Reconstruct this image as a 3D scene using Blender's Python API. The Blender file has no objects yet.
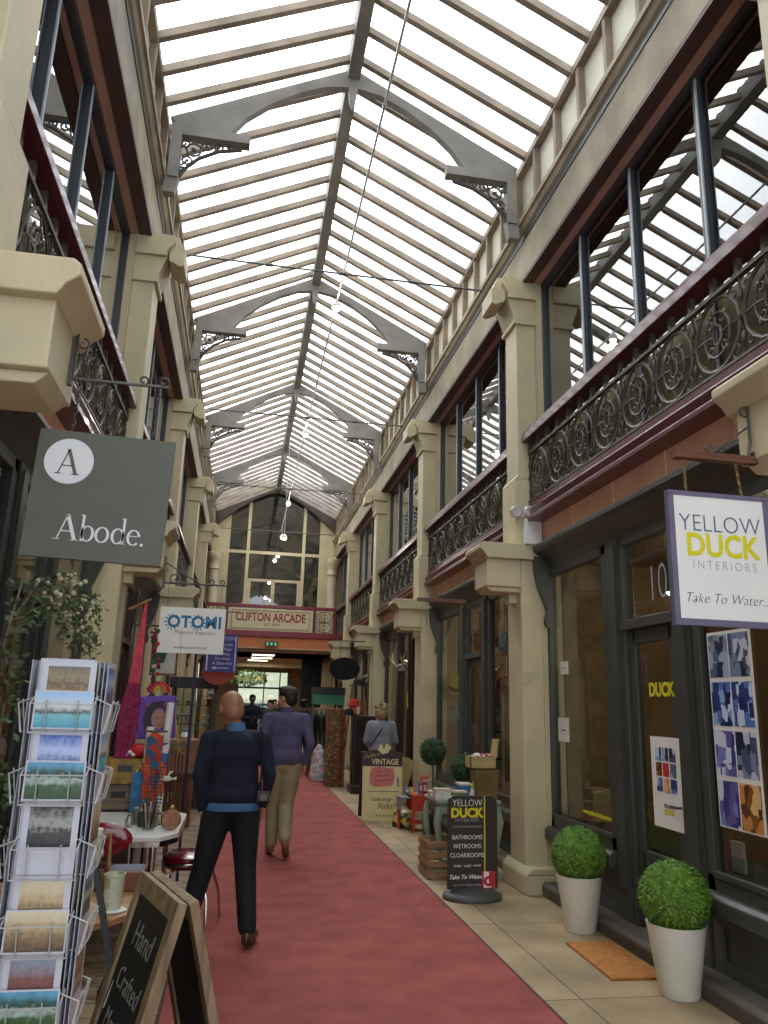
import bpy, bmesh, math, random
from mathutils import Vector, Matrix, Euler
PI = math.pi
rnd = random.Random(7)
scn = bpy.context.scene
COL = scn.collection

# ------------------------------------------------------------ materials
def lin(h):
    h = h.lstrip('#')
    c = [int(h[i:i + 2], 16) / 255 for i in (0, 2, 4)]
    return tuple(((v + .055) / 1.055) ** 2.4 if v > .04045 else v / 12.92 for v in c) + (1,)

_m = {}
def mat(name, col, rough=.6, metal=0., var=.10, scale=6., bump=0., bscale=60., spec=.5, coat=0., emit=None, estr=0.):
    if name in _m: return _m[name]
    m = bpy.data.materials.new(name); m.use_nodes = True
    nt = m.node_tree; b = nt.nodes['Principled BSDF']
    c = lin(col)
    b.inputs['Roughness'].default_value = rough
    b.inputs['Metallic'].default_value = metal
    b.inputs['Specular IOR Level'].default_value = spec
    b.inputs['Coat Weight'].default_value = coat
    tc = nt.nodes.new('ShaderNodeTexCoord')
    if var > 0:
        n = nt.nodes.new('ShaderNodeTexNoise'); n.inputs['Scale'].default_value = scale; n.inputs['Detail'].default_value = 4
        nt.links.new(tc.outputs['Object'], n.inputs['Vector'])
        r = nt.nodes.new('ShaderNodeValToRGB')
        r.color_ramp.elements[0].position = .3; r.color_ramp.elements[1].position = .7
        r.color_ramp.elements[0].color = tuple(v * (1 - var * 1.6) for v in c[:3]) + (1,)
        r.color_ramp.elements[1].color = tuple(min(1, v * (1 + var)) for v in c[:3]) + (1,)
        nt.links.new(n.outputs['Fac'], r.inputs['Fac']); nt.links.new(r.outputs['Color'], b.inputs['Base Color'])
    else:
        b.inputs['Base Color'].default_value = c
    if bump > 0:
        n2 = nt.nodes.new('ShaderNodeTexNoise'); n2.inputs['Scale'].default_value = bscale; n2.inputs['Detail'].default_value = 3
        nt.links.new(tc.outputs['Object'], n2.inputs['Vector'])
        bp = nt.nodes.new('ShaderNodeBump'); bp.inputs['Strength'].default_value = bump; bp.inputs['Distance'].default_value = .02
        nt.links.new(n2.outputs['Fac'], bp.inputs['Height']); nt.links.new(bp.outputs['Normal'], b.inputs['Normal'])
    if emit:
        b.inputs['Emission Color'].default_value = lin(emit); b.inputs['Emission Strength'].default_value = estr
    _m[name] = m
    return m

def glass(name, tint='#e8f0ee', refl=1.0, ior=1.5, rough=.0):
    if name in _m: return _m[name]
    m = bpy.data.materials.new(name); m.use_nodes = True
    nt = m.node_tree; nt.nodes.clear()
    o = nt.nodes.new('ShaderNodeOutputMaterial'); mx = nt.nodes.new('ShaderNodeMixShader')
    t = nt.nodes.new('ShaderNodeBsdfTransparent'); t.inputs['Color'].default_value = lin(tint)
    g = nt.nodes.new('ShaderNodeBsdfGlossy'); g.inputs['Roughness'].default_value = rough
    f = nt.nodes.new('ShaderNodeFresnel'); f.inputs['IOR'].default_value = ior
    k = nt.nodes.new('ShaderNodeMath'); k.operation = 'MULTIPLY'; k.inputs[1].default_value = refl; k.use_clamp = True
    ge = nt.nodes.new('ShaderNodeNewGeometry'); fr = nt.nodes.new('ShaderNodeMath'); fr.operation = 'SUBTRACT'; fr.inputs[0].default_value = 1.
    q = nt.nodes.new('ShaderNodeMath'); q.operation = 'MULTIPLY'          # the pane reflects once, on its outer face
    nt.links.new(ge.outputs['Backfacing'], fr.inputs[1]); nt.links.new(f.outputs[0], k.inputs[0])
    nt.links.new(k.outputs[0], q.inputs[0]); nt.links.new(fr.outputs[0], q.inputs[1]); nt.links.new(q.outputs[0], mx.inputs[0])
    nt.links.new(t.outputs[0], mx.inputs[1]); nt.links.new(g.outputs[0], mx.inputs[2]); nt.links.new(mx.outputs[0], o.inputs[0])
    _m[name] = m
    return m

def roof_glass():
    m = bpy.data.materials.new('roof_glass'); m.use_nodes = True
    nt = m.node_tree; nt.nodes.clear()
    o = nt.nodes.new('ShaderNodeOutputMaterial'); mx = nt.nodes.new('ShaderNodeMixShader')
    t = nt.nodes.new('ShaderNodeBsdfTransparent'); t.inputs['Color'].default_value = (.93, .95, .97, 1)
    g = nt.nodes.new('ShaderNodeBsdfTranslucent'); g.inputs['Color'].default_value = (.9, .92, .95, 1)
    mx.inputs[0].default_value = .22
    nt.links.new(t.outputs[0], mx.inputs[1]); nt.links.new(g.outputs[0], mx.inputs[2]); nt.links.new(mx.outputs[0], o.inputs[0])
    return m

def wood(name, c1, c2, scale=3., axis='Z', rough=.5):
    if name in _m: return _m[name]
    m = bpy.data.materials.new(name); m.use_nodes = True
    nt = m.node_tree; b = nt.nodes['Principled BSDF']; b.inputs['Roughness'].default_value = rough
    tc = nt.nodes.new('ShaderNodeTexCoord'); mp = nt.nodes.new('ShaderNodeMapping')
    sc = {'X': (1, 12, 12), 'Y': (12, 1, 12), 'Z': (12, 12, 1)}[axis]
    mp.inputs['Scale'].default_value = tuple(v * scale for v in sc)
    n = nt.nodes.new('ShaderNodeTexNoise'); n.inputs['Scale'].default_value = 1.; n.inputs['Detail'].default_value = 5; n.inputs['Distortion'].default_value = .6
    r = nt.nodes.new('ShaderNodeValToRGB'); r.color_ramp.elements[0].position = .3; r.color_ramp.elements[1].position = .68
    r.color_ramp.elements[0].color = lin(c1); r.color_ramp.elements[1].color = lin(c2)
    nt.links.new(tc.outputs['Object'], mp.inputs[0]); nt.links.new(mp.outputs[0], n.inputs['Vector'])
    nt.links.new(n.outputs['Fac'], r.inputs[0]); nt.links.new(r.outputs[0], b.inputs['Base Color'])
    _m[name] = m
    return m

def patchy(name, cols, scale=6., rough=.7, vor=True, coord='Object', stretch=(1, 1, 1)):
    """a printed or woven pattern: hard-edged patches of several colours"""
    if name in _m: return _m[name]
    m = bpy.data.materials.new(name); m.use_nodes = True
    nt = m.node_tree; b = nt.nodes['Principled BSDF']; b.inputs['Roughness'].default_value = rough
    tc = nt.nodes.new('ShaderNodeTexCoord'); mp = nt.nodes.new('ShaderNodeMapping'); mp.inputs['Scale'].default_value = stretch
    nt.links.new(tc.outputs[coord], mp.inputs[0])
    if vor:
        n = nt.nodes.new('ShaderNodeTexVoronoi'); n.inputs['Scale'].default_value = scale; n.inputs['Randomness'].default_value = 1
        n.distance = 'CHEBYCHEV' if '_room_' in name else 'EUCLIDEAN'
        sp = nt.nodes.new('ShaderNodeSeparateColor'); nt.links.new(n.outputs['Color'], sp.inputs[0]); fac = sp.outputs[0]
    else:
        n = nt.nodes.new('ShaderNodeTexNoise'); n.inputs['Scale'].default_value = scale; n.inputs['Detail'].default_value = 3; fac = n.outputs['Fac']
    nt.links.new(mp.outputs[0], n.inputs['Vector'])
    r = nt.nodes.new('ShaderNodeValToRGB'); r.color_ramp.interpolation = 'CONSTANT' if vor else 'LINEAR'
    els = r.color_ramp.elements
    while len(els) < len(cols): els.new(.5)
    for i, c in enumerate(cols):
        els[i].position = i / len(cols) if vor else .3 + .4 * i / max(1, len(cols) - 1); els[i].color = lin(c)
    nt.links.new(fac, r.inputs[0]); nt.links.new(r.outputs[0], b.inputs['Base Color'])
    _m[name] = m
    return m

def picture(name, ramp, nscale=5., amt=.35, grey=False):
    """a printed photograph: bands from bottom to top of the card broken up by noise"""
    if name in _m: return _m[name]
    m = bpy.data.materials.new(name); m.use_nodes = True
    nt = m.node_tree; b = nt.nodes['Principled BSDF']; b.inputs['Roughness'].default_value = .35
    tc = nt.nodes.new('ShaderNodeTexCoord'); sx = nt.nodes.new('ShaderNodeSeparateXYZ')
    nt.links.new(tc.outputs['Generated'], sx.inputs[0])
    n = nt.nodes.new('ShaderNodeTexNoise'); n.inputs['Scale'].default_value = nscale; n.inputs['Detail'].default_value = 5
    nt.links.new(tc.outputs['Generated'], n.inputs['Vector'])
    a = nt.nodes.new('ShaderNodeMath'); a.operation = 'MULTIPLY_ADD'; a.inputs[1].default_value = amt * 2; a.inputs[2].default_value = -amt
    nt.links.new(n.outputs['Fac'], a.inputs[0])
    s = nt.nodes.new('ShaderNodeMath'); s.operation = 'ADD'; s.use_clamp = True
    nt.links.new(sx.outputs['Z'], s.inputs[0]); nt.links.new(a.outputs[0], s.inputs[1])
    r = nt.nodes.new('ShaderNodeValToRGB'); els = r.color_ramp.elements
    while len(els) < len(ramp): els.new(.5)
    for i, (p, c) in enumerate(ramp): els[i].position = p; els[i].color = lin(c)
    nt.links.new(s.outputs[0], r.inputs[0]); nt.links.new(r.outputs[0], b.inputs['Base Color'])
    _m[name] = m
    return m

# ------------------------------------------------------------ mesh builder
class MB:
    def __init__(s, mir=None):
        s.v = []; s.f = []; s.m = []; s.mir = mir; s.T = Matrix.Identity(4)
    def pts(s, vs):
        b = len(s.v)
        for p in vs:
            p = s.T @ Vector(p)
            if s.mir is not None: p.x = s.mir - p.x
            s.v.append(tuple(p))
        return b
    def faces(s, b, fs, m=0):
        for f in fs: s.f.append([b + i for i in f]); s.m.append(m)
    def box(s, x0, x1, y0, y1, z0, z1, m=0):
        b = s.pts([(x, y, z) for x in (x0, x1) for y in (y0, y1) for z in (z0, z1)])
        s.faces(b, [(0, 1, 3, 2), (4, 6, 7, 5), (0, 4, 5, 1), (2, 3, 7, 6), (0, 2, 6, 4), (1, 5, 7, 3)], m)
        return s
    def obox(s, c, size, rot=(0, 0, 0), m=0):
        T0 = s.T; s.T = T0 @ Matrix.LocRotScale(Vector(c), Euler(rot), None)
        a, b, d = [v / 2 for v in size]; s.box(-a, a, -b, b, -d, d, m); s.T = T0
        return s
    def taper(s, c, a0, a1, h, m=0):
        """frustum with rectangular bottom half-size a0 and top a1, base centre c"""
        x, y, z = c
        b = s.pts([(x - a0[0], y - a0[1], z), (x + a0[0], y - a0[1], z), (x + a0[0], y + a0[1], z), (x - a0[0], y + a0[1], z),
                   (x - a1[0], y - a1[1], z + h), (x + a1[0], y - a1[1], z + h), (x + a1[0], y + a1[1], z + h), (x - a1[0], y + a1[1], z + h)])
        s.faces(b, [(3, 2, 1, 0), (4, 5, 6, 7), (0, 1, 5, 4), (1, 2, 6, 5), (2, 3, 7, 6), (3, 0, 4, 7)], m); return s
    def prism(s, poly, a0, a1, axis='y', m=0):
        """poly in the plane perpendicular to axis: y->(x,z), x->(y,z), z->(x,y)"""
        def P(p, a):
            return {'y': (p[0], a, p[1]), 'x': (a, p[0], p[1]), 'z': (p[0], p[1], a)}[axis]
        n = len(poly)
        b = s.pts([P(p, a0) for p in poly] + [P(p, a1) for p in poly])
        s.faces(b, [tuple(range(n)), tuple(range(2 * n - 1, n - 1, -1))] + [(i, (i + 1) % n, n + (i + 1) % n, n + i) for i in range(n)], m); return s
    def quad(s, pts, m=0):
        b = s.pts(pts); s.faces(b, [tuple(range(len(pts)))], m); return s
    def tube(s, path, r, n=6, m=0, closed=False, cap=True):
        P = [Vector(p) for p in path]; N = len(P)
        rs = r if isinstance(r, (list, tuple)) else [r] * N
        prev = None; rings = []
        for i in range(N):
            if closed: t = P[(i + 1) % N] - P[i - 1]
            else: t = P[min(i + 1, N - 1)] - P[max(i - 1, 0)]
            if t.length < 1e-9: t = Vector((0, 0, 1))
            t.normalize()
            if prev is None:
                u = t.orthogonal().normalized()
            else:
                u = prev - t * prev.dot(t)
                u = u.normalized() if u.length > 1e-6 else t.orthogonal().normalized()
            prev = u; w = t.cross(u)
            rings.append(s.pts([P[i] + (u * math.cos(2 * PI * k / n) + w * math.sin(2 * PI * k / n)) * rs[i] for k in range(n)]))
        M_ = N if closed else N - 1
        for i in range(M_):
            a = rings[i]; b = rings[(i + 1) % N]
            for k in range(n):
                s.f.append([a + k, a + (k + 1) % n, b + (k + 1) % n, b + k]); s.m.append(m)
        if cap and not closed:
            s.f.append([rings[0] + k for k in range(n)][::-1]); s.m.append(m)
            s.f.append([rings[-1] + k for k in range(n)]); s.m.append(m)
        return s
    def lathe(s, prof, c=(0, 0, 0), n=20, m=0, axis='z', sc=(1, 1)):
        rings = []
        for r, h in prof:
            pts = []
            for k in range(n):
                a = 2 * PI * k / n; u, w = r * math.cos(a) * sc[0], r * math.sin(a) * sc[1]
                q = {'z': (u, w, h), 'y': (u, h, w), 'x': (h, u, w)}[axis]
                pts.append((c[0] + q[0], c[1] + q[1], c[2] + q[2]))
            rings.append(s.pts(pts))
        for i in range(len(prof) - 1):
            for k in range(n):
                s.f.append([rings[i] + k, rings[i] + (k + 1) % n, rings[i + 1] + (k + 1) % n, rings[i + 1] + k]); s.m.append(m)
        s.f.append([rings[0] + k for k in range(n)][::-1]); s.m.append(m)
        s.f.append([rings[-1] + k for k in range(n)]); s.m.append(m)
        return s
    def ball(s, c, r, n=12, k=8, m=0, rot=None):
        rr = r if isinstance(r, (tuple, list)) else (r, r, r)
        T0 = s.T
        s.T = T0 @ Matrix.LocRotScale(Vector(c), Euler(rot) if rot else None, Vector(rr))
        prof = [(max(1e-3, math.sin(PI * i / k)), -math.cos(PI * i / k)) for i in range(k + 1)]
        s.lathe(prof, n=n, m=m); s.T = T0
        return s
    def build(s, name, mats, parent=None, smooth=False, bevel=0., loc=None):
        me = bpy.data.meshes.new(name); me.from_pydata(s.v, [], s.f)
        if not isinstance(mats, (list, tuple)): mats = [mats]
        for m in mats: me.materials.append(m)
        for p, mi in zip(me.polygons, s.m): p.material_index = mi
        bm = bmesh.new(); bm.from_mesh(me)
        bmesh.ops.recalc_face_normals(bm, faces=bm.faces); bm.to_mesh(me); bm.free()
        me.validate()
        if smooth:
            for p in me.polygons: p.use_smooth = True
            me.set_sharp_from_angle(angle=math.radians(40))
        o = bpy.data.objects.new(name, me); COL.objects.link(o)
        if parent is not None: o.parent = parent
        if loc is not None: o.location = loc
        if bevel > 0:
            bv = o.modifiers.new('bevel', 'BEVEL'); bv.width = bevel; bv.segments = 2; bv.limit_method = 'ANGLE'
        return o

def tag(o, label, cat, group=None, kind=None):
    o['label'] = label; o['category'] = cat
    if group: o['group'] = group
    if kind: o['kind'] = kind
    return o
def thing(name, label, cat, loc=(0, 0, 0), rz=0., group=None, rot=None):
    o = bpy.data.objects.new(name, None); COL.objects.link(o); o.empty_display_size = .1
    o.location = loc; o.rotation_euler = rot if rot else (0, 0, rz)
    return tag(o, label, cat, group)
def struct_empty(name, loc=(0, 0, 0)):
    o = bpy.data.objects.new(name, None); COL.objects.link(o); o.empty_display_size = .1; o.location = loc
    o['kind'] = 'structure'; return o
def struct(name, mb, m, **k):
    o = mb.build(name, m, **k); o['kind'] = 'structure'; return o
def copy_tree(o, parent=None):
    c = o.copy(); COL.objects.link(c)
    if parent is not None: c.parent = parent
    for ch in [x for x in scn.objects if x.parent == o]: copy_tree(ch, c)
    return c

def text(body, size, m, loc, rot, parent=None, name='lettering', ax='CENTER', ext=.001, shear=0., xs=1., offset=0., spacing=1., label=None):
    cu = bpy.data.curves.new(name, 'FONT'); cu.body = body; cu.size = size; cu.align_x = ax; cu.align_y = 'CENTER'
    cu.extrude = ext; cu.shear = shear; cu.offset = offset; cu.space_character = spacing; cu.resolution_u = 3
    t = bpy.data.objects.new('tmp', cu); COL.objects.link(t)
    dg = bpy.context.evaluated_depsgraph_get(); dg.update()
    me = bpy.data.meshes.new_from_object(t.evaluated_get(dg)); bpy.data.objects.remove(t)
    me.transform(Matrix.Diagonal((xs, 1, 1, 1)))
    me.materials.clear(); me.materials.append(m)
    o = bpy.data.objects.new(name, me); COL.objects.link(o); o.location = loc; o.rotation_euler = rot
    if parent is not None: o.parent = parent
    return o
FRONT = (PI / 2, 0, 0)             # faces the entrance (-y)
INWARD = (PI / 2, 0, -PI / 2)      # on the right wall, facing the walkway

def ribbon(mb, path, w, y=0., d=.002, m=0):
    """flat stroke in the x-z plane with a width per point (calligraphic lettering), thickness d towards -y"""
    P = [Vector((p[0], p[1])) for p in path]; N = len(P)
    ws = w if isinstance(w, (list, tuple)) else [w] * N
    L = []; Rr = []
    for i in range(N):
        t = P[min(i + 1, N - 1)] - P[max(i - 1, 0)]
        t = t.normalized() if t.length > 1e-9 else Vector((1, 0))
        n = Vector((-t.y, t.x)) * ws[i] / 2
        L.append(P[i] + n); Rr.append(P[i] - n)
    for i in range(N - 1):
        mb.prism([tuple(L[i]), tuple(L[i + 1]), tuple(Rr[i + 1]), tuple(Rr[i])], y, y - d, 'y', m)

# serif lettering drawn stroke by stroke, unit height 1
def serif(mb, s, x, z, h, y=0., m=0, d=.002):
    def tr(p): return (x + p[0] * h, z + p[1] * h)
    def st(path, w): ribbon(mb, [tr(p) for p in path], [v * h for v in w] if isinstance(w, list) else w * h, y, d, m)
    def ring(cx, cz, rx, rz, thin, thick, a0=0, a1=2 * PI, n=22):
        pa = [];ws = []
        for i in range(n + 1):
            a = a0 + (a1 - a0) * i / n
            pa.append((cx + rx * math.cos(a), cz + rz * math.sin(a))); ws.append(thin + (thick - thin) * abs(math.cos(a)))
        st(pa, ws)
    adv = 0
    for ch in s:
        ox = adv
        def o(pts): return [(p[0] + ox, p[1]) for p in pts]
        if ch == 'A':
            st(o([(.08, .0), (.40, 1.0)]), .045); st(o([(.38, 1.0), (.74, .0)]), .13); st(o([(.2, .34), (.6, .34)]), .04)
            st(o([(-.04, .015), (.2, .015)]), .03); st(o([(.58, .015), (.88, .015)]), .03); adv += .88
        elif ch == 'b':
            st(o([(.1, 0), (.1, 1.02)]), .09); st(o([(0, 1.0), (.12, 1.03)]), .03); ring(ox + .29, .31, .2, .29, .035, .1); adv += .56
        elif ch == 'o':
            ring(ox + .27, .31, .22, .29, .035, .1); adv += .58
        elif ch == 'd':
            st(o([(.47, 0), (.47, 1.02)]), .09); st(o([(.37, 1.0), (.49, 1.03)]), .03); st(o([(.45, .015), (.57, .03)]), .03); ring(ox + .27, .31, .2, .29, .035, .1); adv += .6
        elif ch == 'e':
            ring(ox + .26, .31, .21, .29, .035, .1, a0=.12, a1=2 * PI - .75); st(o([(.07, .36), (.47, .36)]), .035); adv += .52
        elif ch == '.':
            ring(ox + .07, .05, .03, .03, .06, .06); adv += .2
    return adv * h

# ------------------------------------------------------------ smooth bodies (people, fruit-like forms): overlapping forms fused into one skin
def cap_pts(mb, a, b, ra, rb, n=12, flat=None):
    a = Vector(a); b = Vector(b); t = b - a; L = t.length
    q = t.to_track_quat('Z', 'Y').to_matrix().to_4x4()
    T0 = mb.T; mb.T = T0 @ Matrix.Translation(a) @ q
    prof = []
    for i in range(6): an = -PI / 2 + (PI / 2) * i / 5; prof.append((max(.0015, ra * math.cos(an)), ra * math.sin(an)))
    for i in range(6): an = (PI / 2) * i / 5; prof.append((max(.0015, rb * math.cos(an)), L + rb * math.sin(an)))
    mb.lathe(prof, n=n); mb.T = T0
def fuse(name, caps=(), balls=(), voxel=.012, m=None, parent=None, smooth=6, lens=None):
    mb = MB()
    for c in caps: cap_pts(mb, *c)
    for b in balls: mb.ball(b[0], b[1], n=16, k=10, rot=b[2] if len(b) > 2 else None)
    o = mb.build('tmp', m)
    r = o.modifiers.new('r', 'REMESH'); r.mode = 'VOXEL'; r.voxel_size = voxel; r.use_smooth_shade = True
    s = o.modifiers.new('s', 'SMOOTH'); s.iterations = smooth; s.factor = .5
    dg = bpy.context.evaluated_depsgraph_get(); dg.update()
    me = bpy.data.meshes.new_from_object(o.evaluated_get(dg)); me.name = name
    bpy.data.objects.remove(o)
    for p in me.polygons: p.use_smooth = True
    me.materials.clear(); me.materials.append(m)
    ob = bpy.data.objects.new(name, me); COL.objects.link(ob)
    if parent is not None: ob.parent = parent
    return ob
# ============================================================ the arcade
XM = .785; MIR = 2 * XM                       # mirror axis of the walkway
Y1 = 7.42; P = 4.54; PW = .42                 # first pillar's near edge, bay pitch, pillar width
XF = 2.735                                    # pillar face (right); the left one is mirrored
def ky(k): return Y1 + k * P
CREAM = mat('cream_paint', '#cabd98', .55, var=.07, scale=2.5, bump=.12, bscale=25)
CREAM2 = mat('pale_panel', '#d8d2bd', .6, var=.05, scale=3)
MAROON = mat('maroon_gloss_paint', '#5a2430', .3, var=.12, scale=3, coat=.3)
MAROON2 = mat('red_rail_paint', '#8a2733', .35, var=.1, scale=3)
PEACH = mat('peach_paint', '#f7c3a4', .6, var=.06, scale=2)
ORANGE = mat('orange_paint', '#dc8450', .6, var=.05, scale=2)
SLATE = mat('slate_grey_joinery', '#42443f', .38, var=.08, scale=4)
BROWNJ = mat('dark_brown_joinery', '#35211f', .4, var=.1, scale=4)
GREENJ = mat('black_green_joinery', '#2a2f2a', .4, var=.1, scale=4)
BEAM = mat('weathered_beam', '#9c8f76', .7, var=.22, scale=2.2, bump=.1, bscale=20)
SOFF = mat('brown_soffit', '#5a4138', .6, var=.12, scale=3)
PINK = mat('pinkish_frieze', '#cfa892', .6, var=.08, scale=3)
BAR = mat('greyed_glazing_bar', '#948470', .7, var=.22, scale=3)
TRUSS = mat('grey_roof_timber', '#8a867c', .7, var=.15, scale=3)
IRON = mat('dark_cast_iron', '#5c5548', .5, metal=.25, var=.15, scale=12)
STEEL = mat('grey_iron', '#55524c', .45, metal=.6, var=.1)
WHITEM = mat('white_enamel', '#e9e7e0', .35, var=.03)
BLACK = mat('black_plastic', '#141414', .4, var=.1)
WFRAME = mat('blue_grey_window_frame', '#3f454a', .35, var=.08, scale=4)
GL = glass('window_glass', '#e6eae4', 1.1, 1.5)
GLU = glass('upper_window_glass', '#b8beb2', 2.6, 1.6)
OLIVE = mat('olive_plaster', '#7a7044', .7, var=.12, scale=1.5)
DARKIN = mat('shop_interior', '#8a6e52', .8, var=.25, scale=1.2)
DARKIN2 = mat('dark_interior', '#2a2320', .8, var=.2, scale=1.5)
RG = roof_glass()

# ---- ground
def stone():
    m = bpy.data.materials.new('sandstone_paving'); m.use_nodes = True; nt = m.node_tree; b = nt.nodes['Principled BSDF']
    b.inputs['Roughness'].default_value = .75
    tc = nt.nodes.new('ShaderNodeTexCoord'); br = nt.nodes.new('ShaderNodeTexBrick')
    br.inputs['Scale'].default_value = 1.; br.inputs['Brick Width'].default_value = 1.05; br.inputs['Row Height'].default_value = 1.6
    br.inputs['Mortar Size'].default_value = .006; br.offset = 0.
    br.inputs['Color1'].default_value = lin('#b09c7c'); br.inputs['Color2'].default_value = lin('#a08c6e'); br.inputs['Mortar'].default_value = lin('#6a5d49')
    n = nt.nodes.new('ShaderNodeTexNoise'); n.inputs['Scale'].default_value = 2.2; n.inputs['Detail'].default_value = 8
    r = nt.nodes.new('ShaderNodeValToRGB'); r.color_ramp.elements[0].position = .3; r.color_ramp.elements[1].position = .75
    r.color_ramp.elements[0].color = (.62, .58, .52, 1); r.color_ramp.elements[1].color = (1.1, 1.08, 1.02, 1)
    mx = nt.nodes.new('ShaderNodeMix'); mx.data_type = 'RGBA'; mx.blend_type = 'MULTIPLY'; mx.inputs[0].default_value = 1.
    nt.links.new(tc.outputs['Object'], br.inputs[0]); nt.links.new(tc.outputs['Object'], n.inputs[0])
    nt.links.new(n.outputs[0], r.inputs[0]); nt.links.new(br.outputs[0], mx.inputs[6]); nt.links.new(r.outputs[0], mx.inputs[7])
    nt.links.new(mx.outputs[2], b.inputs['Base Color'])
    return m
STONE = stone()
struct('floor', MB().box(-6.5, 8, -2.2, 44, -.12, 0), STONE)
CARP = mat('red_carpet_pile', '#9a5650', .95, var=.13, scale=3.5, bump=.25, bscale=220, spec=.1)
CARPE = mat('dark_carpet_edge', '#4c302f', .9, var=.1)
cx0, cx1 = -.32, 1.86
def carpet_piece(y0, y1):
    c = thing('carpet_runner', 'long red carpet runner down the middle of the walkway' if y0 < 0 else 'far length of red carpet beyond the seam, under the passage', 'carpet', (0, 0, 0))
    MB().box(cx0 + .02, cx1 - .02, y0, y1, .001, .014).build('pile', CARP, c)
    e = MB(); e.box(cx0, cx0 + .02, y0, y1, .0, .012); e.box(cx1 - .02, cx1, y0, y1, .0, .012); e.build('edge_binding', CARPE, c)
carpet_piece(-2, 15.4); carpet_piece(15.43, 36)

# ---- walls and what is behind them, both sides
def side(mir, sd):
    R_ = sd == 'right'
    E0, E1 = -2.0, 25.6
    # wall piers behind the pillars and the lintel above the upper windows
    w = MB(mir)
    for k in range(-2, 5):
        y = ky(k); w.box(2.955, 3.16, y - .02, y + PW + .02, 0, 6.3)
    w.box(3.16, 3.3, E0, E1, 3.22, 3.34); w.box(3.08, 3.3, E0, E1, 6.42, 7.0)
    struct('wall_' + sd, w, CREAM)
    w = MB(mir); w.box(4.6, 4.7, E0, E1, 3.3, 6.5); w.box(3.16, 4.7, E0, E1, 6.45, 6.55); w.box(3.16, 4.6, E0, E1, 3.2, 3.22)
    for k in range(-2, 5): w.box(3.17, 4.6, ky(k) + .12, ky(k) + .24, 3.34, 6.45)
    struct('wall_upper_room_' + sd, w, OLIVE)
    w = MB(mir); w.box(5.6, 5.7, E0, 25, 0, 3.2); w.box(3.0, 5.7, E0, 25, 3.15, 3.2)
    for k in range(-2, 5): w.box(3.17, 5.6, ky(k) + .1, ky(k) + .3, 0, 3.15)
    struct('wall_shop_interior_' + sd, w, DARKIN)
    # peach frieze boards under the balconies
    w = MB(mir)
    for k in range(-2, 4):
        a, b = ky(k) + PW, ky(k + 1)
        w.box(2.95, 3.0, a, b, 3.26, 3.58)
        n = 5
        for i in range(1, n): yy = a + (b - a) * i / n; w.box(2.942, 2.96, yy - .008, yy + .008, 3.28, 3.56)
    struct('trim_1' if R_ else 'trim_2', w, PEACH)
    # entablature: face board, soffit strips and cornice
    w = MB(mir)
    w.prism([(2.8, 6.34), (3.08, 6.34), (3.08, 6.95), (2.8, 6.95)], E0, E1, 'y', 0)
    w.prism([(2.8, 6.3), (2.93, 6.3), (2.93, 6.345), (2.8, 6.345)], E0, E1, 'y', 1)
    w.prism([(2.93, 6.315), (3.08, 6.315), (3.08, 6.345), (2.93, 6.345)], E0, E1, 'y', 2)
    w.prism([(2.8, 6.86), (2.77, 6.88), (2.74, 6.93), (2.72, 6.93), (2.72, 6.99), (2.82, 6.99), (2.82, 6.86)], E0, E1, 'y', 3)
    w.prism([(2.79, 6.78), (2.805, 6.78), (2.805, 6.86), (2.79, 6.86)], E0, E1, 'y', 4)
    struct('trim_3' if R_ else 'trim_4', w, [BEAM, SOFF, PINK, BEAM, SLATE])
    # clerestory: pale panels between uprights
    w = MB(mir); w.box(2.84, 2.88, E0, E1, 6.95, 7.72, 0)
    w.box(2.76, 2.9, E0, E1, 7.66, 7.75, 1)
    for k in range(-2, 4):
        for i in range(8):
            yy = ky(k) + P * (i + .04) / 8
            w.box(2.77, 2.85, yy, yy + .055, 6.95, 7.68, 1)
            w.box(2.825, 2.845, yy + .055, yy + .085, 6.97, 7.66, 2)
    struct('wall_clerestory_' + sd, w, [CREAM2, BAR, mat('orange_sealant', '#b3703c', .6)])
side(None, 'right'); side(MIR, 'left')

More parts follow.
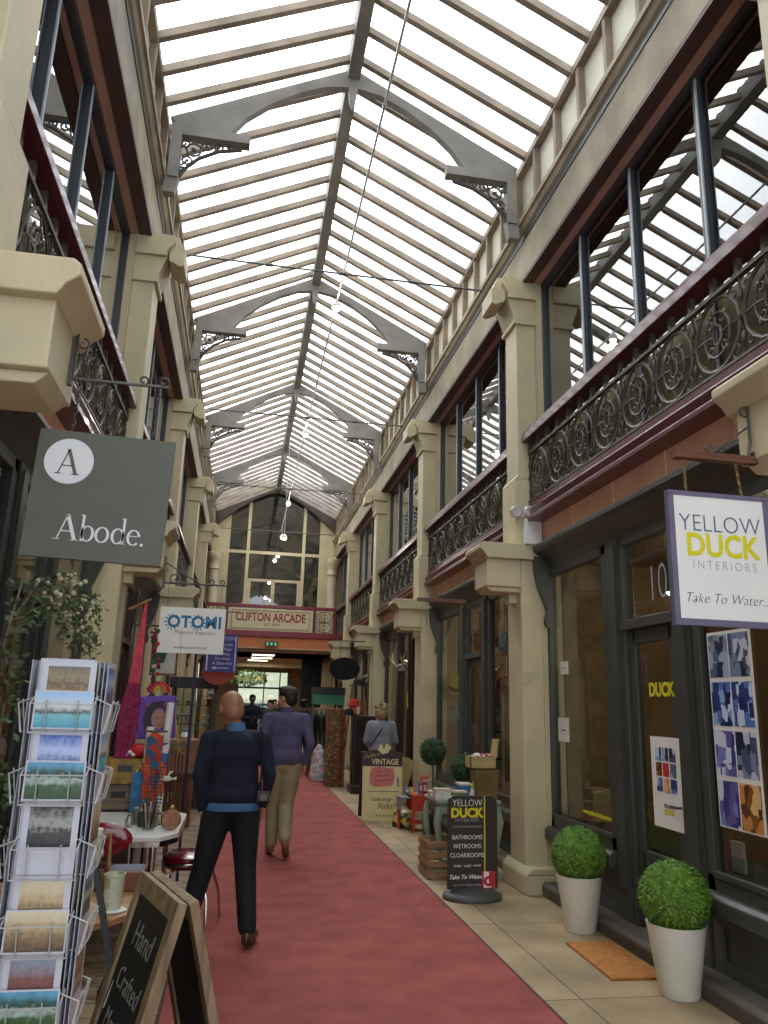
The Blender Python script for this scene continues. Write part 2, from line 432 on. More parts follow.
# ---- pillars (plinth, shaft, console shelf, upper pilaster, capital)
def pillar(mir):
    t = thing('pillar', 'x', 'pillar', (0, 0, 0), 0, 'cream pillars along the arcade')
    s = 1 if mir is None else -1
    def B(): return MB(None if s == 1 else 0.)
    b = B(); b.box(-.05, .32, -.16, PW + .1, 0, .17); b.prism([(-.05, .17), (.0, .23), (.3, .23), (.3, .17)], -.16, PW + .1)
    b.build('plinth', CREAM, t, bevel=.012)
    b = B(); b.box(0, .3, 0, PW, .2, 3.14); b.build('shaft', CREAM, t, bevel=.02)
    b = B(); b.box(-.36, .0, .0, PW, 2.85, 3.14)
    b.prism([(-.31, 2.80), (.0, 2.80), (.02, 2.85), (-.36, 2.85)], .04, PW - .04)
    b.box(-.08, .02, .14, .28, 2.70, 2.82)
    b.build('console', CREAM, t, bevel=.008)
    b = B(); b.prism([(-.37, 3.13), (.22, 3.13), (.22, 3.29), (-.42, 3.29), (-.45, 3.265), (-.45, 3.22), (-.40, 3.18)], -.06, PW + .06)
    b.build('console_shelf', CREAM, t, bevel=.008)
    b = B(); b.box(-.045, .22, .0, PW, 3.28, 4.0); b.prism([(-.045, 4.0), (.0, 4.06), (.22, 4.06), (.22, 4.0)], 0, PW)
    b.box(0, .22, 0.03, PW - .03, 4.0, 5.86); b.build('upper_shaft', CREAM, t, bevel=.01)
    b = B()
    b.box(-.035, .22, -.0, PW, 5.8, 5.85)
    b.prism([(-.015, 5.85), (.22, 5.85), (.22, 6.1), (-.10, 6.1)], .01, PW - .01)
    b.prism([(-.1, 6.1), (.22, 6.1), (.22, 6.34), (-.17, 6.34), (-.17, 6.26), (-.13, 6.2), (-.1, 6.16)], -.03, PW + .03)
    b.build('capital', CREAM, t, bevel=.006)
    b = B(); b.prism([(-.10, 6.36), (-.21, 6.36), (-.21, 6.31), (-.24, 6.29), (-.25, 6.24), (-.28, 6.22), (-.28, 6.04), (-.23, 6.02), (-.12, 6.08)], .03, PW - .03)
    b.build('bracket_block', CREAM, t, bevel=.006)
    return t
PL = {}
ordn = ['nearest', 'second', 'third', 'fourth', 'farthest']
for mir, sd in ((None, 'right'), (MIR, 'left')):
    proto = None
    for i, k in enumerate(range(-1, 4)):
        o = pillar(mir) if proto is None else copy_tree(proto)
        if proto is None: proto = o
        o.location = (XF if mir is None else MIR - XF, ky(k), 0)
        what = {('right', -1): 'cream pillar carrying the purple-edged hanging sign', ('right', 0): 'cream pillar beside the grey shopfront, with a twin spot emergency light',
                ('right', 1): 'cream pillar rising behind the small red stool', ('right', 2): 'third complete cream pillar on the right, by the wooden stepladder',
                ('right', 3): 'last cream pillar on the right before the end balcony',
                ('left', -1): 'cream pillar whose console carries the grey-green hanging sign', ('left', 0): 'cream pillar behind the pink hammock and grey-green hanging sign',
                ('left', 1): 'cream pillar behind the white hanging sign', ('left', 2): 'fourth cream pillar on the left, above the glass display cabinet',
                ('left', 3): 'last cream pillar on the left before the end balcony'}[(sd, k)]
        o['label'] = what
        PL[(sd, k)] = o

# ---- ironwork balustrades
def balustrade(mir):
    t = thing('balustrade', 'x', 'balustrade', (0, 0, 0), 0, 'ironwork balconies above the shops')
    L = P - PW
    def B(): return MB(None if mir is None else 0.)
    b = B(); b.prism([(.03, 4.40), (.20, 4.40), (.20, 4.46), (.17, 4.53), (.06, 4.53), (.03, 4.47)], 0, L); b.build('handrail', MAROON, t, bevel=.006)
    b = B(); b.prism([(.04, 3.52), (.25, 3.52), (.25, 3.74), (.10, 3.74), (.10, 3.68), (.05, 3.64), (.07, 3.58), (.04, 3.56)], 0, L)
    b.build('base_board', MAROON, t, bevel=.004)
    b = B(); X = .115
    r1, r2, r3 = .014, .010, .008
    n = 8; w = L / n
    b.box(X - .02, X + .02, 0, L, 4.27, 4.295); b.box(X - .02, X + .02, 0, L, 3.74, 3.76)
    for i in range(n * 2 + 1):
        yy = max(.03, min(L - .03, L * i / (2 * n)))
        b.box(X - .018, X + .018, yy - .02, yy + .02, 4.295, 4.40)
    def el(cy, cz, ry, rz, r, a0=0, a1=2 * PI, N=16):
        cl = abs(a1 - a0 - 2 * PI) < 1e-6
        pts = [(X, cy + ry * math.cos(a0 + (a1 - a0) * j / (N if cl else N - 1)), cz + rz * math.sin(a0 + (a1 - a0) * j / (N if cl else N - 1))) for j in range(N)]
        b.tube(pts, r, 5, closed=cl)
    def spiral(cy, cz, r0, a0, turns, sg, r):
        N = 12; pts = []
        for j in range(N):
            q = j / (N - 1); a = a0 + sg * turns * 2 * PI * q; rr = r0 * (1 - .75 * q)
            pts.append((X, cy + rr * math.cos(a), cz + rr * math.sin(a)))
        b.tube(pts, r, 5)
    zc = 4.01
    for i in range(n):
        cy = w * (i + .5)
        el(cy, zc, w * .46, .245, r1); el(cy, zc, w * .26, .15, r2)
        el(cy, zc, .045, .07, r2, N=8)
        for sg in (-1, 1):
            b.tube([(X, cy + sg * .045, zc), (X, cy + sg * w * .27, zc + .01), (X, cy + sg * w * .5, zc)], r3, 5)
            b.tube([(X, cy, zc + sg * .06), (X, cy + .02, zc + sg * .15), (X, cy, zc + sg * .25)], r3, 5)
            for s2 in (-1, 1):
                spiral(cy + s2 * w * .36, zc + sg * .19, .055, PI / 2 * sg, 1.1, s2 * sg, r3)
                spiral(cy + s2 * w * .13, zc + sg * .085, .04, 0 if s2 > 0 else PI, 1.0, s2 * sg, r3)
                b.ball((X, cy + s2 * w * .18, zc + sg * .12), (.012, .02, .03), 6, 4)
        for yy in (w * i, w * (i + 1)):
            for sg in (-1, 1):
                if .05 < yy < L - .05 or True:
                    y2 = min(max(yy, .01), L - .01)
                    b.tube([(X, y2, zc), (X, y2, zc + sg * .26)], r3, 5)
                    b.ball((X, y2, zc + sg * .14), (.012, .028, .05), 6, 4)
                    b.ball((X, y2, zc), (.02, .03, .03), 6, 4)
    b.build('ironwork_panel', IRON, t, smooth=True)
    return t
for mir, sd in ((None, 'right'), (MIR, 'left')):
    proto = None
    for k in range(-1, 4):
        o = balustrade(mir) if proto is None else copy_tree(proto)
        if proto is None: proto = o
        o.location = (XF if mir is None else MIR - XF, ky(k) + PW, 0)
        o['label'] = {('right', -1): 'maroon railed ironwork balustrade above the grey shopfront with yellow lettering', ('right', 0): 'maroon railed ironwork balustrade above the shop with paper pompoms',
                      ('right', 1): 'maroon railed ironwork balustrade above the dark brown shop door', ('right', 2): 'short-looking ironwork balustrade above the black oval sign',
                      ('right', 3): 'farthest ironwork balustrade on the right, joining the end balcony',
                      ('left', -1): 'ironwork balustrade above the grey-green hanging sign, beside the big cream console', ('left', 0): 'ironwork balustrade on the left seen above the white hanging sign',
                      ('left', 1): 'third ironwork balustrade from the entrance on the left wall', ('left', 2): 'fourth ironwork balustrade from the entrance on the left wall',
                      ('left', 3): 'farthest ironwork balustrade on the left, joining the end balcony'}[(sd, k)]

# ---- upper windows
wn = [0]
def upper_window(mir, k):
    wn[0] += 1
    t = struct_empty('window_%d' % wn[0])
    a, b_ = ky(k) + PW, ky(k + 1); n = 4
    f = MB(mir); X0, X1 = 3.02, 3.1
    f.box(X0, X1, a, a + .07, 3.5, 6.32); f.box(X0, X1, b_ - .07, b_, 3.5, 6.32); f.box(X0, X1, a, b_, 6.24, 6.32); f.box(X0, X1, a, b_, 3.5, 3.62)
    fl = MB(mir)
    for i in range(1, n):
        y = a + .035 + (b_ - a - .07) * i / n
        f.box(X0, X1, y - .03, y + .03, 3.6, 6.26)
        fl.box(X0 - .012, X0, y - .036, y - .014, 3.62, 6.24)
    f.build('window_frame', WFRAME, t); fl.build('lit_glazing_bead', mat('lit_bead_pale', '#a9b3b8', .35), t)  # bead coloured pale to stand for light catching the mullion edge
    g = MB(mir); g.box(3.055, 3.063, a + .05, b_ - .05, 3.6, 6.26); g.build('glass_pane', GLU, t)
    g = MB(mir); g.box(3.045, 3.054, a + .05, b_ - .05, 3.6, 4.42); g.build('lower_panel', OLIVE, t)
for k in range(-2, 4): upper_window(None, k)
for k in range(-2, 4): upper_window(MIR, k)

# ---- shopfronts
dn = [0]; tn = [4]
def carved_bracket(mir, y, m, parent):
    b = MB(mir)
    b.prism([(3.04, 2.45), (2.97, 2.45), (2.955, 2.5), (2.98, 2.62), (2.94, 2.72), (2.89, 2.85), (2.86, 3.0), (2.85, 3.16), (3.04, 3.16)], y + .01, y + .07)
    b.tube([(2.92 + .045 * math.cos(a), y + .045, 2.98 + .045 * math.sin(a)) for a in [i * PI / 5 for i in range(10)]], .012, 5, closed=True)
    b.build('carved_bracket', m, parent)
def shopfront(mir, k, J, door_open=False, labels=None):
    a, b_ = ky(k) + PW, ky(k + 1)
    sgn = lambda y: y
    # going from far pillar (b_) towards the entrance: window, jamb, door, jamb, window
    wA = (b_ - 1.34, b_); j1 = (b_ - 1.60, b_ - 1.34); d = (b_ - 2.36, b_ - 1.60); j2 = (b_ - 2.58, b_ - 2.36); wB = (a, b_ - 2.58)
    for (y0, y1) in (wA, wB):
        wn[0] += 1; t = struct_empty('window_%d' % wn[0])
        f = MB(mir)
        f.box(3.0, 3.08, y0, y0 + .08, .5, 3.05); f.box(3.0, 3.08, y1 - .08, y1, .5, 3.05)
        f.box(3.0, 3.08, y0, y1, 2.96, 3.05); f.box(3.0, 3.08, y0, y1, .58, .68)
        f.box(2.99, 3.03, y0 + .07, y1 - .07, .66, .70)
        f.build('window_frame', J, t, bevel=.006)
        g = MB(mir); g.box(3.036, 3.044, y0 + .07, y1 - .07, .66, 2.98); g.build('glass_pane', GL, t)
        s_ = MB(mir); s_.prism([(2.93, .46), (3.1, .46), (3.1, .58), (2.96, .58), (2.93, .55)], y0, y1); s_.build('sill', J, t, bevel=.008)
        p_ = MB(mir); p_.box(3.03, 3.08, y0, y1, .1, .47)
        p_.box(3.005, 3.04, y0, y0 + .09, .1, .46); p_.box(3.005, 3.04, y1 - .09, y1, .1, .46); p_.box(3.005, 3.04, y0 + .09, y1 - .09, .1, .19); p_.box(3.005, 3.04, y0 + .09, y1 - .09, .39, .46)
        p_.build('stall_riser', J, t, bevel=.005)
    tn[0] += 1
    f = MB(mir)
    for (y0, y1) in (j1, j2):
        f.box(2.99, 3.09, y0 + .02, y1 - .02, .1, 3.05); f.box(2.975, 3.0, y0 + .06, y1 - .06, .35, 3.0)
    struct('trim_%d' % tn[0], f, J)
    dn[0] += 1; t = struct_empty('door_%d' % dn[0])
    y0, y1 = d
    f = MB(mir); f.box(3.0, 3.1, y0 - .02, y0 + .03, .1, 3.05); f.box(3.0, 3.1, y1 - .03, y1 + .02, .1, 3.05); f.box(2.98, 3.1, y0, y1, 2.28, 2.36); f.box(3.0, 3.1, y0, y1, 2.97, 3.05)
    f.build('door_frame', J, t, bevel=.005)
    g = MB(mir); g.box(3.036, 3.044, y0, y1, 2.36, 2.98); g.build('transom_glass', GL, t)
    if not door_open:
        f = MB(mir); f.box(3.03, 3.075, y0 + .03, y0 + .13, .13, 2.27); f.box(3.03, 3.075, y1 - .13, y1 - .03, .13, 2.27); f.box(3.03, 3.075, y0 + .1, y1 - .1, 2.17, 2.27)
        f.box(3.03, 3.075, y0 + .1, y1 - .1, .13, .66); f.box(3.02, 3.035, y0 + .17, y1 - .17, .22, .58)
        f.build('door_leaf', J, t, bevel=.004)
        g = MB(mir); g.box(3.046, 3.052, y0 + .12, y1 - .12, .65, 2.18); g.build('door_glass', GL, t)
        h = MB(mir); h.tube([(3.03, y0 + .08, 1.02), (2.99, y0 + .08, 1.02), (2.99, y0 + .17, 1.02)], .009, 6); h.build('door_handle', STEEL, t)
    # fascia with cornice
    tn[0] += 1
    f = MB(mir)
    f.prism([(2.86, 3.2), (2.84, 3.23), (2.84, 3.26), (2.86, 3.28), (3.0, 3.28), (3.08, 3.2), (3.08, 3.04), (3.0, 3.04), (2.98, 3.10), (2.92, 3.16)], a, b_)
    o = struct('trim_%d' % tn[0], f, J)
    carved_bracket(mir, b_ - .1, J, o); carved_bracket(mir, a + .01, J, o)
    # stone step
    tn[0] += 1
    f = MB(mir); f.prism([(2.84, 0), (2.83, .09), (2.86, .12), (3.2, .12), (3.2, 0)], a + .12, b_ - .12)
    struct('trim_%d' % tn[0], f, mat('dark_worn_step', '#5f574c', .5, var=.25, scale=3), bevel=.01)
    f = MB(mir); f.box(3.1, 5.6, a, b_, .0, .1); struct('floor_shop', f, mat('shop_floorboards', '#5a4434', .6, var=.2))
for k, J in ((-1, SLATE), (0, SLATE), (1, BROWNJ), (2, BROWNJ), (3, BROWNJ)): shopfront(None, k, J, door_open=(k == 1))
for k, J in ((-1, GREENJ), (0, BROWNJ), (1, GREENJ), (2, BROWNJ), (3, GREENJ)): shopfront(MIR, k, J)
shopfront(None, -2, SLATE); shopfront(MIR, -2, GREENJ)

# fill lamps and point lights added to brighten the dark shop interiors
for s_ in (None, MIR):
    for k in range(-1, 3):
        l = bpy.data.lights.new('shop_fill_light', 'POINT'); l.energy = 70; l.color = (1, .86, .66); l.shadow_soft_size = .15
        o = bpy.data.objects.new('shop_fill_light', l); COL.objects.link(o); o.location = (4.3 if s_ is None else MIR - 4.3, ky(k) + 2.4, 2.6)
        t = thing('shop_fill_lamp', 'added round white fill lamp inside the %s shop, bay %s' % ('right' if s_ is None else 'left', ['nearest the entrance', 'after the first full pillar', 'after the second full pillar', 'after the third full pillar'][k + 1]), 'ceiling light', (4.3 if s_ is None else MIR - 4.3, ky(k) + 2.4, 2.86))
        MB().lathe([(.2, 0), (.22, .05), (.2, .08)], n=18).build('housing', WHITEM, t); MB().lathe([(.17, -.03), (.19, 0)], n=18).build('diffuser', mat('lit_opal', '#fff6e4', .3, var=0, emit='#fff0d0', estr=3), t)
        MB().tube([(0, 0, .08), (0, 0, .29)], .02).build('stem', WHITEM, t)

# ---- glazed roof
EX, EZ, RX, RZ = 2.80, 7.72, XM, 8.78
def rp(u, dz=0): return (EX + (RX - EX) * u, EZ + (RZ - EZ) * u + dz)
def skylight(mir):
    t = thing('skylight', 'x', 'roof light', (0, 0, 0), 0, 'glazed roof slopes')
    def B(): return MB(None if mir is None else 0.)
    nb = 11
    sx = -RX
    (ax, az), (bx, bz) = rp(-.02), rp(.995)
    b = B(); b.prism([(ax - RX, az + .05), (bx - RX, bz + .05), (bx - RX, bz + .056), (ax - RX, az + .056)], 0, P); b.build('glass_panes', RG, t)
    for i in range(nb):
        y = P * (i + .5) / nb
        b = B(); b.prism([(ax - RX, az - .045), (bx - RX - .09, bz - .03 -.047), (bx - RX-.09, bz + .05-.047), (ax - RX, az + .05)], y - .032, y + .032)
        for q in (.3, .62): x, z = rp(q); b.box(x - RX - .01, x - RX + .01, y - .03, y + .03, z - .045, z - .02)
        b.build('glazing_bar', BAR, t)
    return t
for mir, sd in ((None, 'right'), (MIR, 'left')):
    proto = None
    for i, k in enumerate(range(-2, 4)):
        o = skylight(mir) if proto is None else copy_tree(proto)
        if proto is None: proto = o
        o.location = (RX, ky(k) - .08, 0)
        o['label'] = 'glazed %s roof slope %s' % (sd, ['over the arcade entrance', 'nearest the camera, before the first visible truss', 'between the two nearest arched trusses',
                       'third stretch, between the second and third trusses', 'fourth stretch, before the last truss', 'farthest stretch, meeting the glazed gable'][i])
b = MB(); b.prism([(RX - .09, 8.74), (RX - .07, 8.56), (RX + .07, 8.56), (RX + .09, 8.74), (RX, 8.82)], -2, 25.6)
tag(b.build('ridge_beam', TRUSS), 'long grey ridge beam along the apex of the glass roof', 'beam')

def truss():
    t = thing('roof_truss', 'x', 'truss', (0, 0, 0), 0, 'arched timber trusses of the glass roof')
    for mir in (None, 0.):
        top = [(rp(u)[0] - RX, rp(u)[1] - .02) for u in (0, 1)]
        lower = [(.06, 8.44), (.3, 8.40), (.6, 8.26), (.9, 8.06), (1.15, 7.83), (1.3, 7.62), (1.1, 7.60), (1.1, 7.52), (1.83, 7.50)]
        b = MB(mir); poly = [(0, 8.70), (0, 8.42)] + lower + [(1.95, 7.70)]
        # split in two convex-ish pieces to keep the faces clean
        for (p, q) in zip([(0.0, 8.42)] + lower[:5], lower[:6]):
            def tz(x): return 8.70 - (8.70 - 7.70) * x / 1.95
            b.prism([(p[0], p[1]), (q[0], q[1]), (q[0], tz(q[0])), (p[0], tz(p[0]))], -.045, .045)
        b.prism([(1.3, 7.60), (1.83, 7.58), (1.95, 7.70), (1.3, 8.03)], -.045, .045)
        b.build('arched_rib', TRUSS, t)
        b = MB(mir); b.box(1.1, 1.86, -.06, .06, 7.49, 7.60); b.build('hammer_beam', TRUSS, t)
        b = MB(mir); b.box(1.81, 1.92, -.07, .07, 6.96, 7.62); b.prism([(1.83, 6.78), (1.95, 6.78), (1.95, 6.98), (1.8, 6.98)], -.05, .05); b.build('wall_post', TRUSS, t)
        b = MB(mir)
        b.tube([(1.82, 0, 6.98), (1.76, 0, 7.1), (1.62, 0, 7.26), (1.42, 0, 7.38), (1.18, 0, 7.44)], .022, 5)
        for (cx, cz, r) in ((1.68, 7.36, .08), (1.55, 7.42, .05), (1.74, 7.22, .05), (1.42, 7.43, .04), (1.77, 7.42, .04), (1.3, 7.45, .03), (1.78, 7.1, .03)):
            b.tube([(cx + r * math.cos(a), 0, cz + r * math.sin(a)) for a in [j * PI / 4 for j in range(8)]], .013, 5, closed=True)
            b.ball((cx, 0, cz), (r * .45, .02, r * .3), 6, 4, rot=(0, cx * 9, 0))
            b.tube([(cx, 0, cz), (cx + .06, 0, cz - .07)], .012, 4)
        b.build('scroll_bracket', mat('roof_ironwork', '#4e4a44', .6, var=.1), t, smooth=True)
    b = MB(); b.prism([(-.07, 8.55), (.07, 8.55), (.03, 8.28), (0, 8.22), (-.03, 8.28)], -.05, .05); b.build('pendant_boss', TRUSS, t)
    return t
proto = None
for i, k in enumerate(range(-1, 4)):
    o = truss() if proto is None else copy_tree(proto)
    if proto is None: proto = o
    o.location = (RX, ky(k) - .08, 0)
    o['label'] = 'arched roof truss with iron scroll brackets, ' + ['above the entrance bay, over the big console', 'nearest one fully visible above the emergency light pillar', 'second one visible down the arcade',
                 'third one visible down the arcade', 'last one before the glazed gable'][i]
# tie rods between the capitals
proto = None
for i, k in enumerate(range(-1, 4)):
    if proto is None:
        b = MB(); b.tube([(-1.62, 0, 0), (1.62, 0, 0)], .011, 6)
        for x in (-.8, 0, .8): b.tube([(x - .04, 0, 0), (x + .04, 0, 0)], .02, 6)
        o = proto = b.build('tie_rod', STEEL)
    else:
        o = proto.copy(); COL.objects.link(o)
    o.location = (XM, ky(k) + .2, 6.27)
    tag(o, 'thin iron tie rod crossing the arcade between capitals, ' + ['nearest the entrance', 'first one visible below the glass', 'second one visible', 'third one visible', 'last one before the gable'][i], 'tie rod', 'iron tie rods')

# lighting conduit with lamps
b = MB(); b.tube([(.96, -1.9, 7.18), (.96, 25.4, 7.18)], .013, 6)
for y in [1 + 1.7 * i for i in range(15)]: b.tube([(.96, y - .03, 7.18), (.96, y + .03, 7.18)], .02, 6)
tag(b.build('lighting_conduit', mat('pale_conduit', '#c9c7c0', .4)), 'long pale conduit carrying the lamps beneath the ridge', 'conduit')
LAMP = mat('lit_lamp_glass', '#fff6e4', .3, var=0, emit='#fff3dc', estr=14)
def pendant(y, z=7.05, hang=None):
    t = thing('pendant_lamp', 'x', 'lamp', (.96, y, z), 0, 'small lit lamps under the ridge')
    MB().tube([(0, 0, .07), (0, 0, (hang if hang else .13))], .007, 6).build('cable', mat('pale_conduit', '#c9c7c0'), t)
    MB().lathe([(.02, .08), (.05, .06), (.075, .0), (.07, -.02)][::-1], n=14).build('shade', WHITEM, t, smooth=True)
    MB().ball((0, 0, -.025), .05, 12, 8).build('bulb', LAMP, t, smooth=True)
    l = bpy.data.lights.new('lamp_light', 'POINT'); l.energy = 60; l.color = (1, .93, .82); l.shadow_soft_size = .06
    o = bpy.data.objects.new('lamp_light', l); COL.objects.link(o); o.location = (.96, y, z - .12)
    return t
for y, lb, z, h in ((9.86, 'small lit lamp on the conduit, nearest the camera', 7.1, None), (15.3, 'small lit lamp on the conduit, midway along', 7.1, None), (21.2, 'bright small lamp on the conduit in front of the gable', 7.1, None), (24.2, 'small lamp farthest along the conduit, hanging lowest but one', 6.75, .42)):
    pendant(y, z, h)['label'] = lb
t = pendant(19.5, 5.75, 2.8); t.location.x = .83; t['label'] = 'small lamp hanging on a long cable from the ridge before the gable'

# ---- gable end wall with glazing and the end balcony
GY = 25.5
def ch(x, half=2.0, zs=7.2, za=8.50):                      # underside of the gable arch
    u = min(1, abs(x - XM) / half); return za - (za - zs) * u ** 1.5
b = MB(); xs = [XM - 2.0 + 4.0 * i / 16 for i in range(17)]
for x0, x1 in zip(xs, xs[1:]):
    def tz(x): return 8.78 - 1.06 * abs(x - XM) / 2.015
    b.prism([(x0, ch(x0)), (x1, ch(x1)), (x1, tz(x1)), (x0, tz(x0))], GY - .22, GY - .02)
struct('wall_gable_arch', b, mat('brown_gable_arch', '#4a3c32', .6, var=.12), )
b = MB()
b.box(-1.5, -.78, GY, GY + .15, 3.3, 7.8); b.box(2.36, 3.1, GY, GY + .15, 3.3, 7.8)
struct('wall_end', b, CREAM)
wn[0] += 1; t = struct_empty('window_%d' % wn[0])
b = MB()
for x in (-.74, -.08, 1.76, 2.34): b.box(x - .05, x + .05, GY + .02, GY + .1, 3.5, min(8.4, ch(x) + .3))
b.box(-.78, 2.38, GY + .03, GY + .1, 6.40, 6.50); b.box(-.08, 1.76, GY + .03, GY + .1, 5.48, 5.57); b.box(.75, .87, GY + .03, GY + .1, 3.5, 5.5)
b.box(-.08, .08, GY + .03, GY + .09, 3.5, 5.5); b.box(1.6, 1.76, GY + .03, GY + .09, 3.5, 5.5); b.build('window_frame', CREAM, t)
b = MB(); b.prism([(-.8, 3.5), (2.4, 3.5), (2.4, 7.5), (1.7, 8.3), (.785, 8.7), (-.1, 8.3), (-.8, 7.5)], GY + .055, GY + .063); b.build('glass_pane', glass('gable_glass', '#b8beb2', 3.2, 1.6), t)
struct('wall_far_room', MB().box(-2, 3.6, 29, 29.1, 3.3, 9).box(-2, 3.6, GY + .2, 29, 3.2, 3.3).box(-2, 3.6, GY + .16, 29, 8.9, 9).box(-2, -1.9, GY + .16, 29, 3.3, 9).box(3.5, 3.6, GY + .16, 29, 3.3, 9), mat('far_room_plaster', '#6f6a58', .8, var=.2, scale=.8))
# half-round columns at the end
def column():
    t = thing('end_column', 'x', 'column', (0, 0, 0), 0, 'round columns flanking the gable window')
    MB().lathe([(.2, 3.62), (.2, 3.75), (.17, 3.8), (.16, 5.75)], n=18).build('shaft', CREAM, t, smooth=True)
    MB().lathe([(.17, 5.72), (.2, 5.76), (.17, 5.8), (.18, 6.0), (.27, 6.14), (.27, 6.26)], n=18).build('capital', CREAM, t, smooth=True)
    MB().box(-.27, .27, -.2, .2, 6.24, 6.34).build('abacus', CREAM, t)
    return t
c = column(); c.location = (2.72, 25.15, 0); c['label'] = 'round cream column right of the glazed gable window'
c = copy_tree(c); c.location = (-1.12, 25.15, 0); c['label'] = 'round cream column left of the glazed gable window'
# end balcony
BY = 24.2
t = thing('end_balcony', 'maroon railed balcony across the far end, carrying the arcade name board', 'balcony', (0, 0, 0))
MB().box(-1.25, 2.85, BY - .06, BY + .08, 4.46, 4.56).build('handrail', MAROON2, t, bevel=.01)
MB().box(-1.25, 2.85, BY - .06, BY + .1, 3.58, 3.76).build('base_board', MAROON2, t, bevel=.01)
b = MB()
def grille(x0, x1):
    b.box(x0, x0 + .02, BY, BY + .02, 3.76, 4.46); b.box(x1 - .02, x1, BY, BY + .02, 3.76, 4.46)
    cx = (x0 + x1) / 2; w = (x1 - x0) / 2
    for cz in (3.93, 4.27):
        b.tube([(cx + w * .8 * math.cos(a), BY + .01, cz + .15 * math.sin(a)) for a in [j * PI / 8 for j in range(16)]], .012, 5, closed=True)
        b.tube([(cx + w * .35 * math.cos(a), BY + .01, cz + .07 * math.sin(a)) for a in [j * PI / 5 for j in range(10)]], .01, 5, closed=True)
    for x in (cx - w * .5, cx, cx + w * .5): b.box(x - .008, x + .008, BY, BY + .02, 3.76, 4.46)
    b.box(x0, x1, BY, BY + .02, 4.09, 4.11)
grille(2.14, 2.74); grille(-1.15, -.62)
b.build('ironwork_panel', IRON, t)
MB().box(-.6, -.54, BY - .02, BY + .05, 3.76, 4.46).box(2.08, 2.14, BY - .02, BY + .05, 3.76, 4.46).box(2.74, 2.8, BY - .04, BY + .06, 3.6, 4.56).build('post', MAROON2, t)
sg = thing('name_board', 'cream board reading CLIFTON ARCADE in red on the end balcony', 'sign', (XM, BY - .02, 4.10))
CREAMS = mat('cream_sign_paint', '#e3d6b0', .5, var=.03); REDT = mat('red_lettering', '#9c2a30', .5, var=0)
MB().box(-1.32, 1.28, -.03, .02, -.34, .34).build('board', CREAMS, sg)
f = MB()
for (x0, x1, z0, z1) in ((-1.22, 1.19, .26, .29), (-1.22, 1.19, -.29, -.26), (-1.22, -1.19, -.26, .26), (1.16, 1.19, -.26, .26)): f.box(x0, x1, -.045, -.03, z0, z1)
f.build('moulding', mat('moulding_shade', '#b9a97e', .5), sg)
text('CLIFTON ARCADE', .36, REDT, (-.02, -.032, .06), FRONT, sg, xs=.72, offset=.010)
text('EST 1878', .11, REDT, (.02, -.032, -.15), FRONT, sg, xs=1.1)
struct('trim_90', MB().box(-1.25, 2.9, BY, BY + .1, 3.24, 3.6), ORANGE)
struct('trim_91', MB().box(-1.25, 2.9, BY - .02, BY + .02, 3.22, 3.25), CREAM)

# ---- passage under the balcony
PASS = mat('passage_ceiling', '#b0a184', .8, var=.08)
struct('ceiling', MB().box(-1.5, 3.2, BY + .1, 37, 3.2, 3.3), PASS)
for (x0, x1, nm) in ((-1.35, -1.2, 'left'), (2.9, 3.05, 'right')): struct('wall_passage_' + nm, MB().box(x0, x1, BY + 1.5, 37, 0, 3.2), mat('passage_wall', '#7d6c50', .8, var=.15))
struct('ceiling_beam', MB().box(-1.2, 2.9, 30.9, 31.2, 2.95, 3.2), CREAM)
struct('wall_passage_end', MB().box(-1.4, -.15, 36, 36.2, 0, 3.2).box(2.1, 3.1, 36, 36.2, 0, 3.2).box(-.15, 2.1, 36, 36.2, 2.98, 3.2), CREAM)
wn[0] += 1; t = struct_empty('window_%d' % wn[0])
b = MB()
for x in (-.15, 1.0, 1.7, 2.06): b.box(x, x + .05, 35.95, 36.05, 0, 2.98)
b.box(-.15, 2.1, 35.95, 36.05, 2.93, 2.98); b.box(-.15, 2.1, 35.95, 36.05, 2.2, 2.28); b.build('window_frame', BROWNJ, t)
MB().box(-.15, 2.1, 36.0, 36.01, 0, 2.98).build('glass_pane', GL, t)
struct('wall_street_opposite', MB().box(-5, 8, 42, 42.2, 1.7, 7).box(-5, 8, 41.7, 42.2, 1.55, 1.75), mat('pale_street_front', '#e3dfc9', .7, var=.06))
struct('wall_street_base', MB().box(-5, 8, 42, 42.2, 0, 1.6), mat('blue_grey_shop_base', '#6c8390', .6, var=.2))
LIT = mat('lit_diffuser', '#fff6e0', .3, var=0, emit='#fff0cc', estr=7)
proto = None
for i, (x, y) in enumerate(((.66, 26.2), (.66, 28.0), (.55, 29.8))):
    if proto is None:
        t = proto = thing('ceiling_light', 'x', 'ceiling light', (0, 0, 0), 0, 'strip lights in the end passage')
        MB().box(-.38, .38, -.09, .09, .03, .08).build('housing', WHITEM, t); MB().box(-.36, .36, -.075, .075, 0, .03).build('diffuser', LIT, t)
    else: t = copy_tree(proto)
    t.location = (x, y, 3.12); t['label'] = ['nearest', 'middle', 'farthest'][i] + ' strip light on the ceiling of the end passage'
    l = bpy.data.lights.new('strip_light', 'AREA'); l.energy = 70; l.size = .7; l.color = (1, .9, .72); o = bpy.data.objects.new('strip_light', l); COL.objects.link(o); o.location = (x, y, 3.10)
t = thing('exit_sign', 'small green running-man exit sign box hanging below the end balcony', 'sign', (.83, BY - .12, 3.36))
MB().box(-.2, .2, -.04, .04, -.075, .075).build('case', mat('exit_green_dark', '#1f4a35', .4), t)
f = MB()
for x in (-.12, 0, .12): f.box(x - .035, x + .035, -.045, -.04, -.045, .045)
f.build('pictogram', mat('exit_pale_green', '#8ad0a8', .4, emit='#6fd09a', estr=.4), t)
MB().tube([(0, 0, .07), (0, .03, .2)], .01, 5).build('stem', STEEL, t)
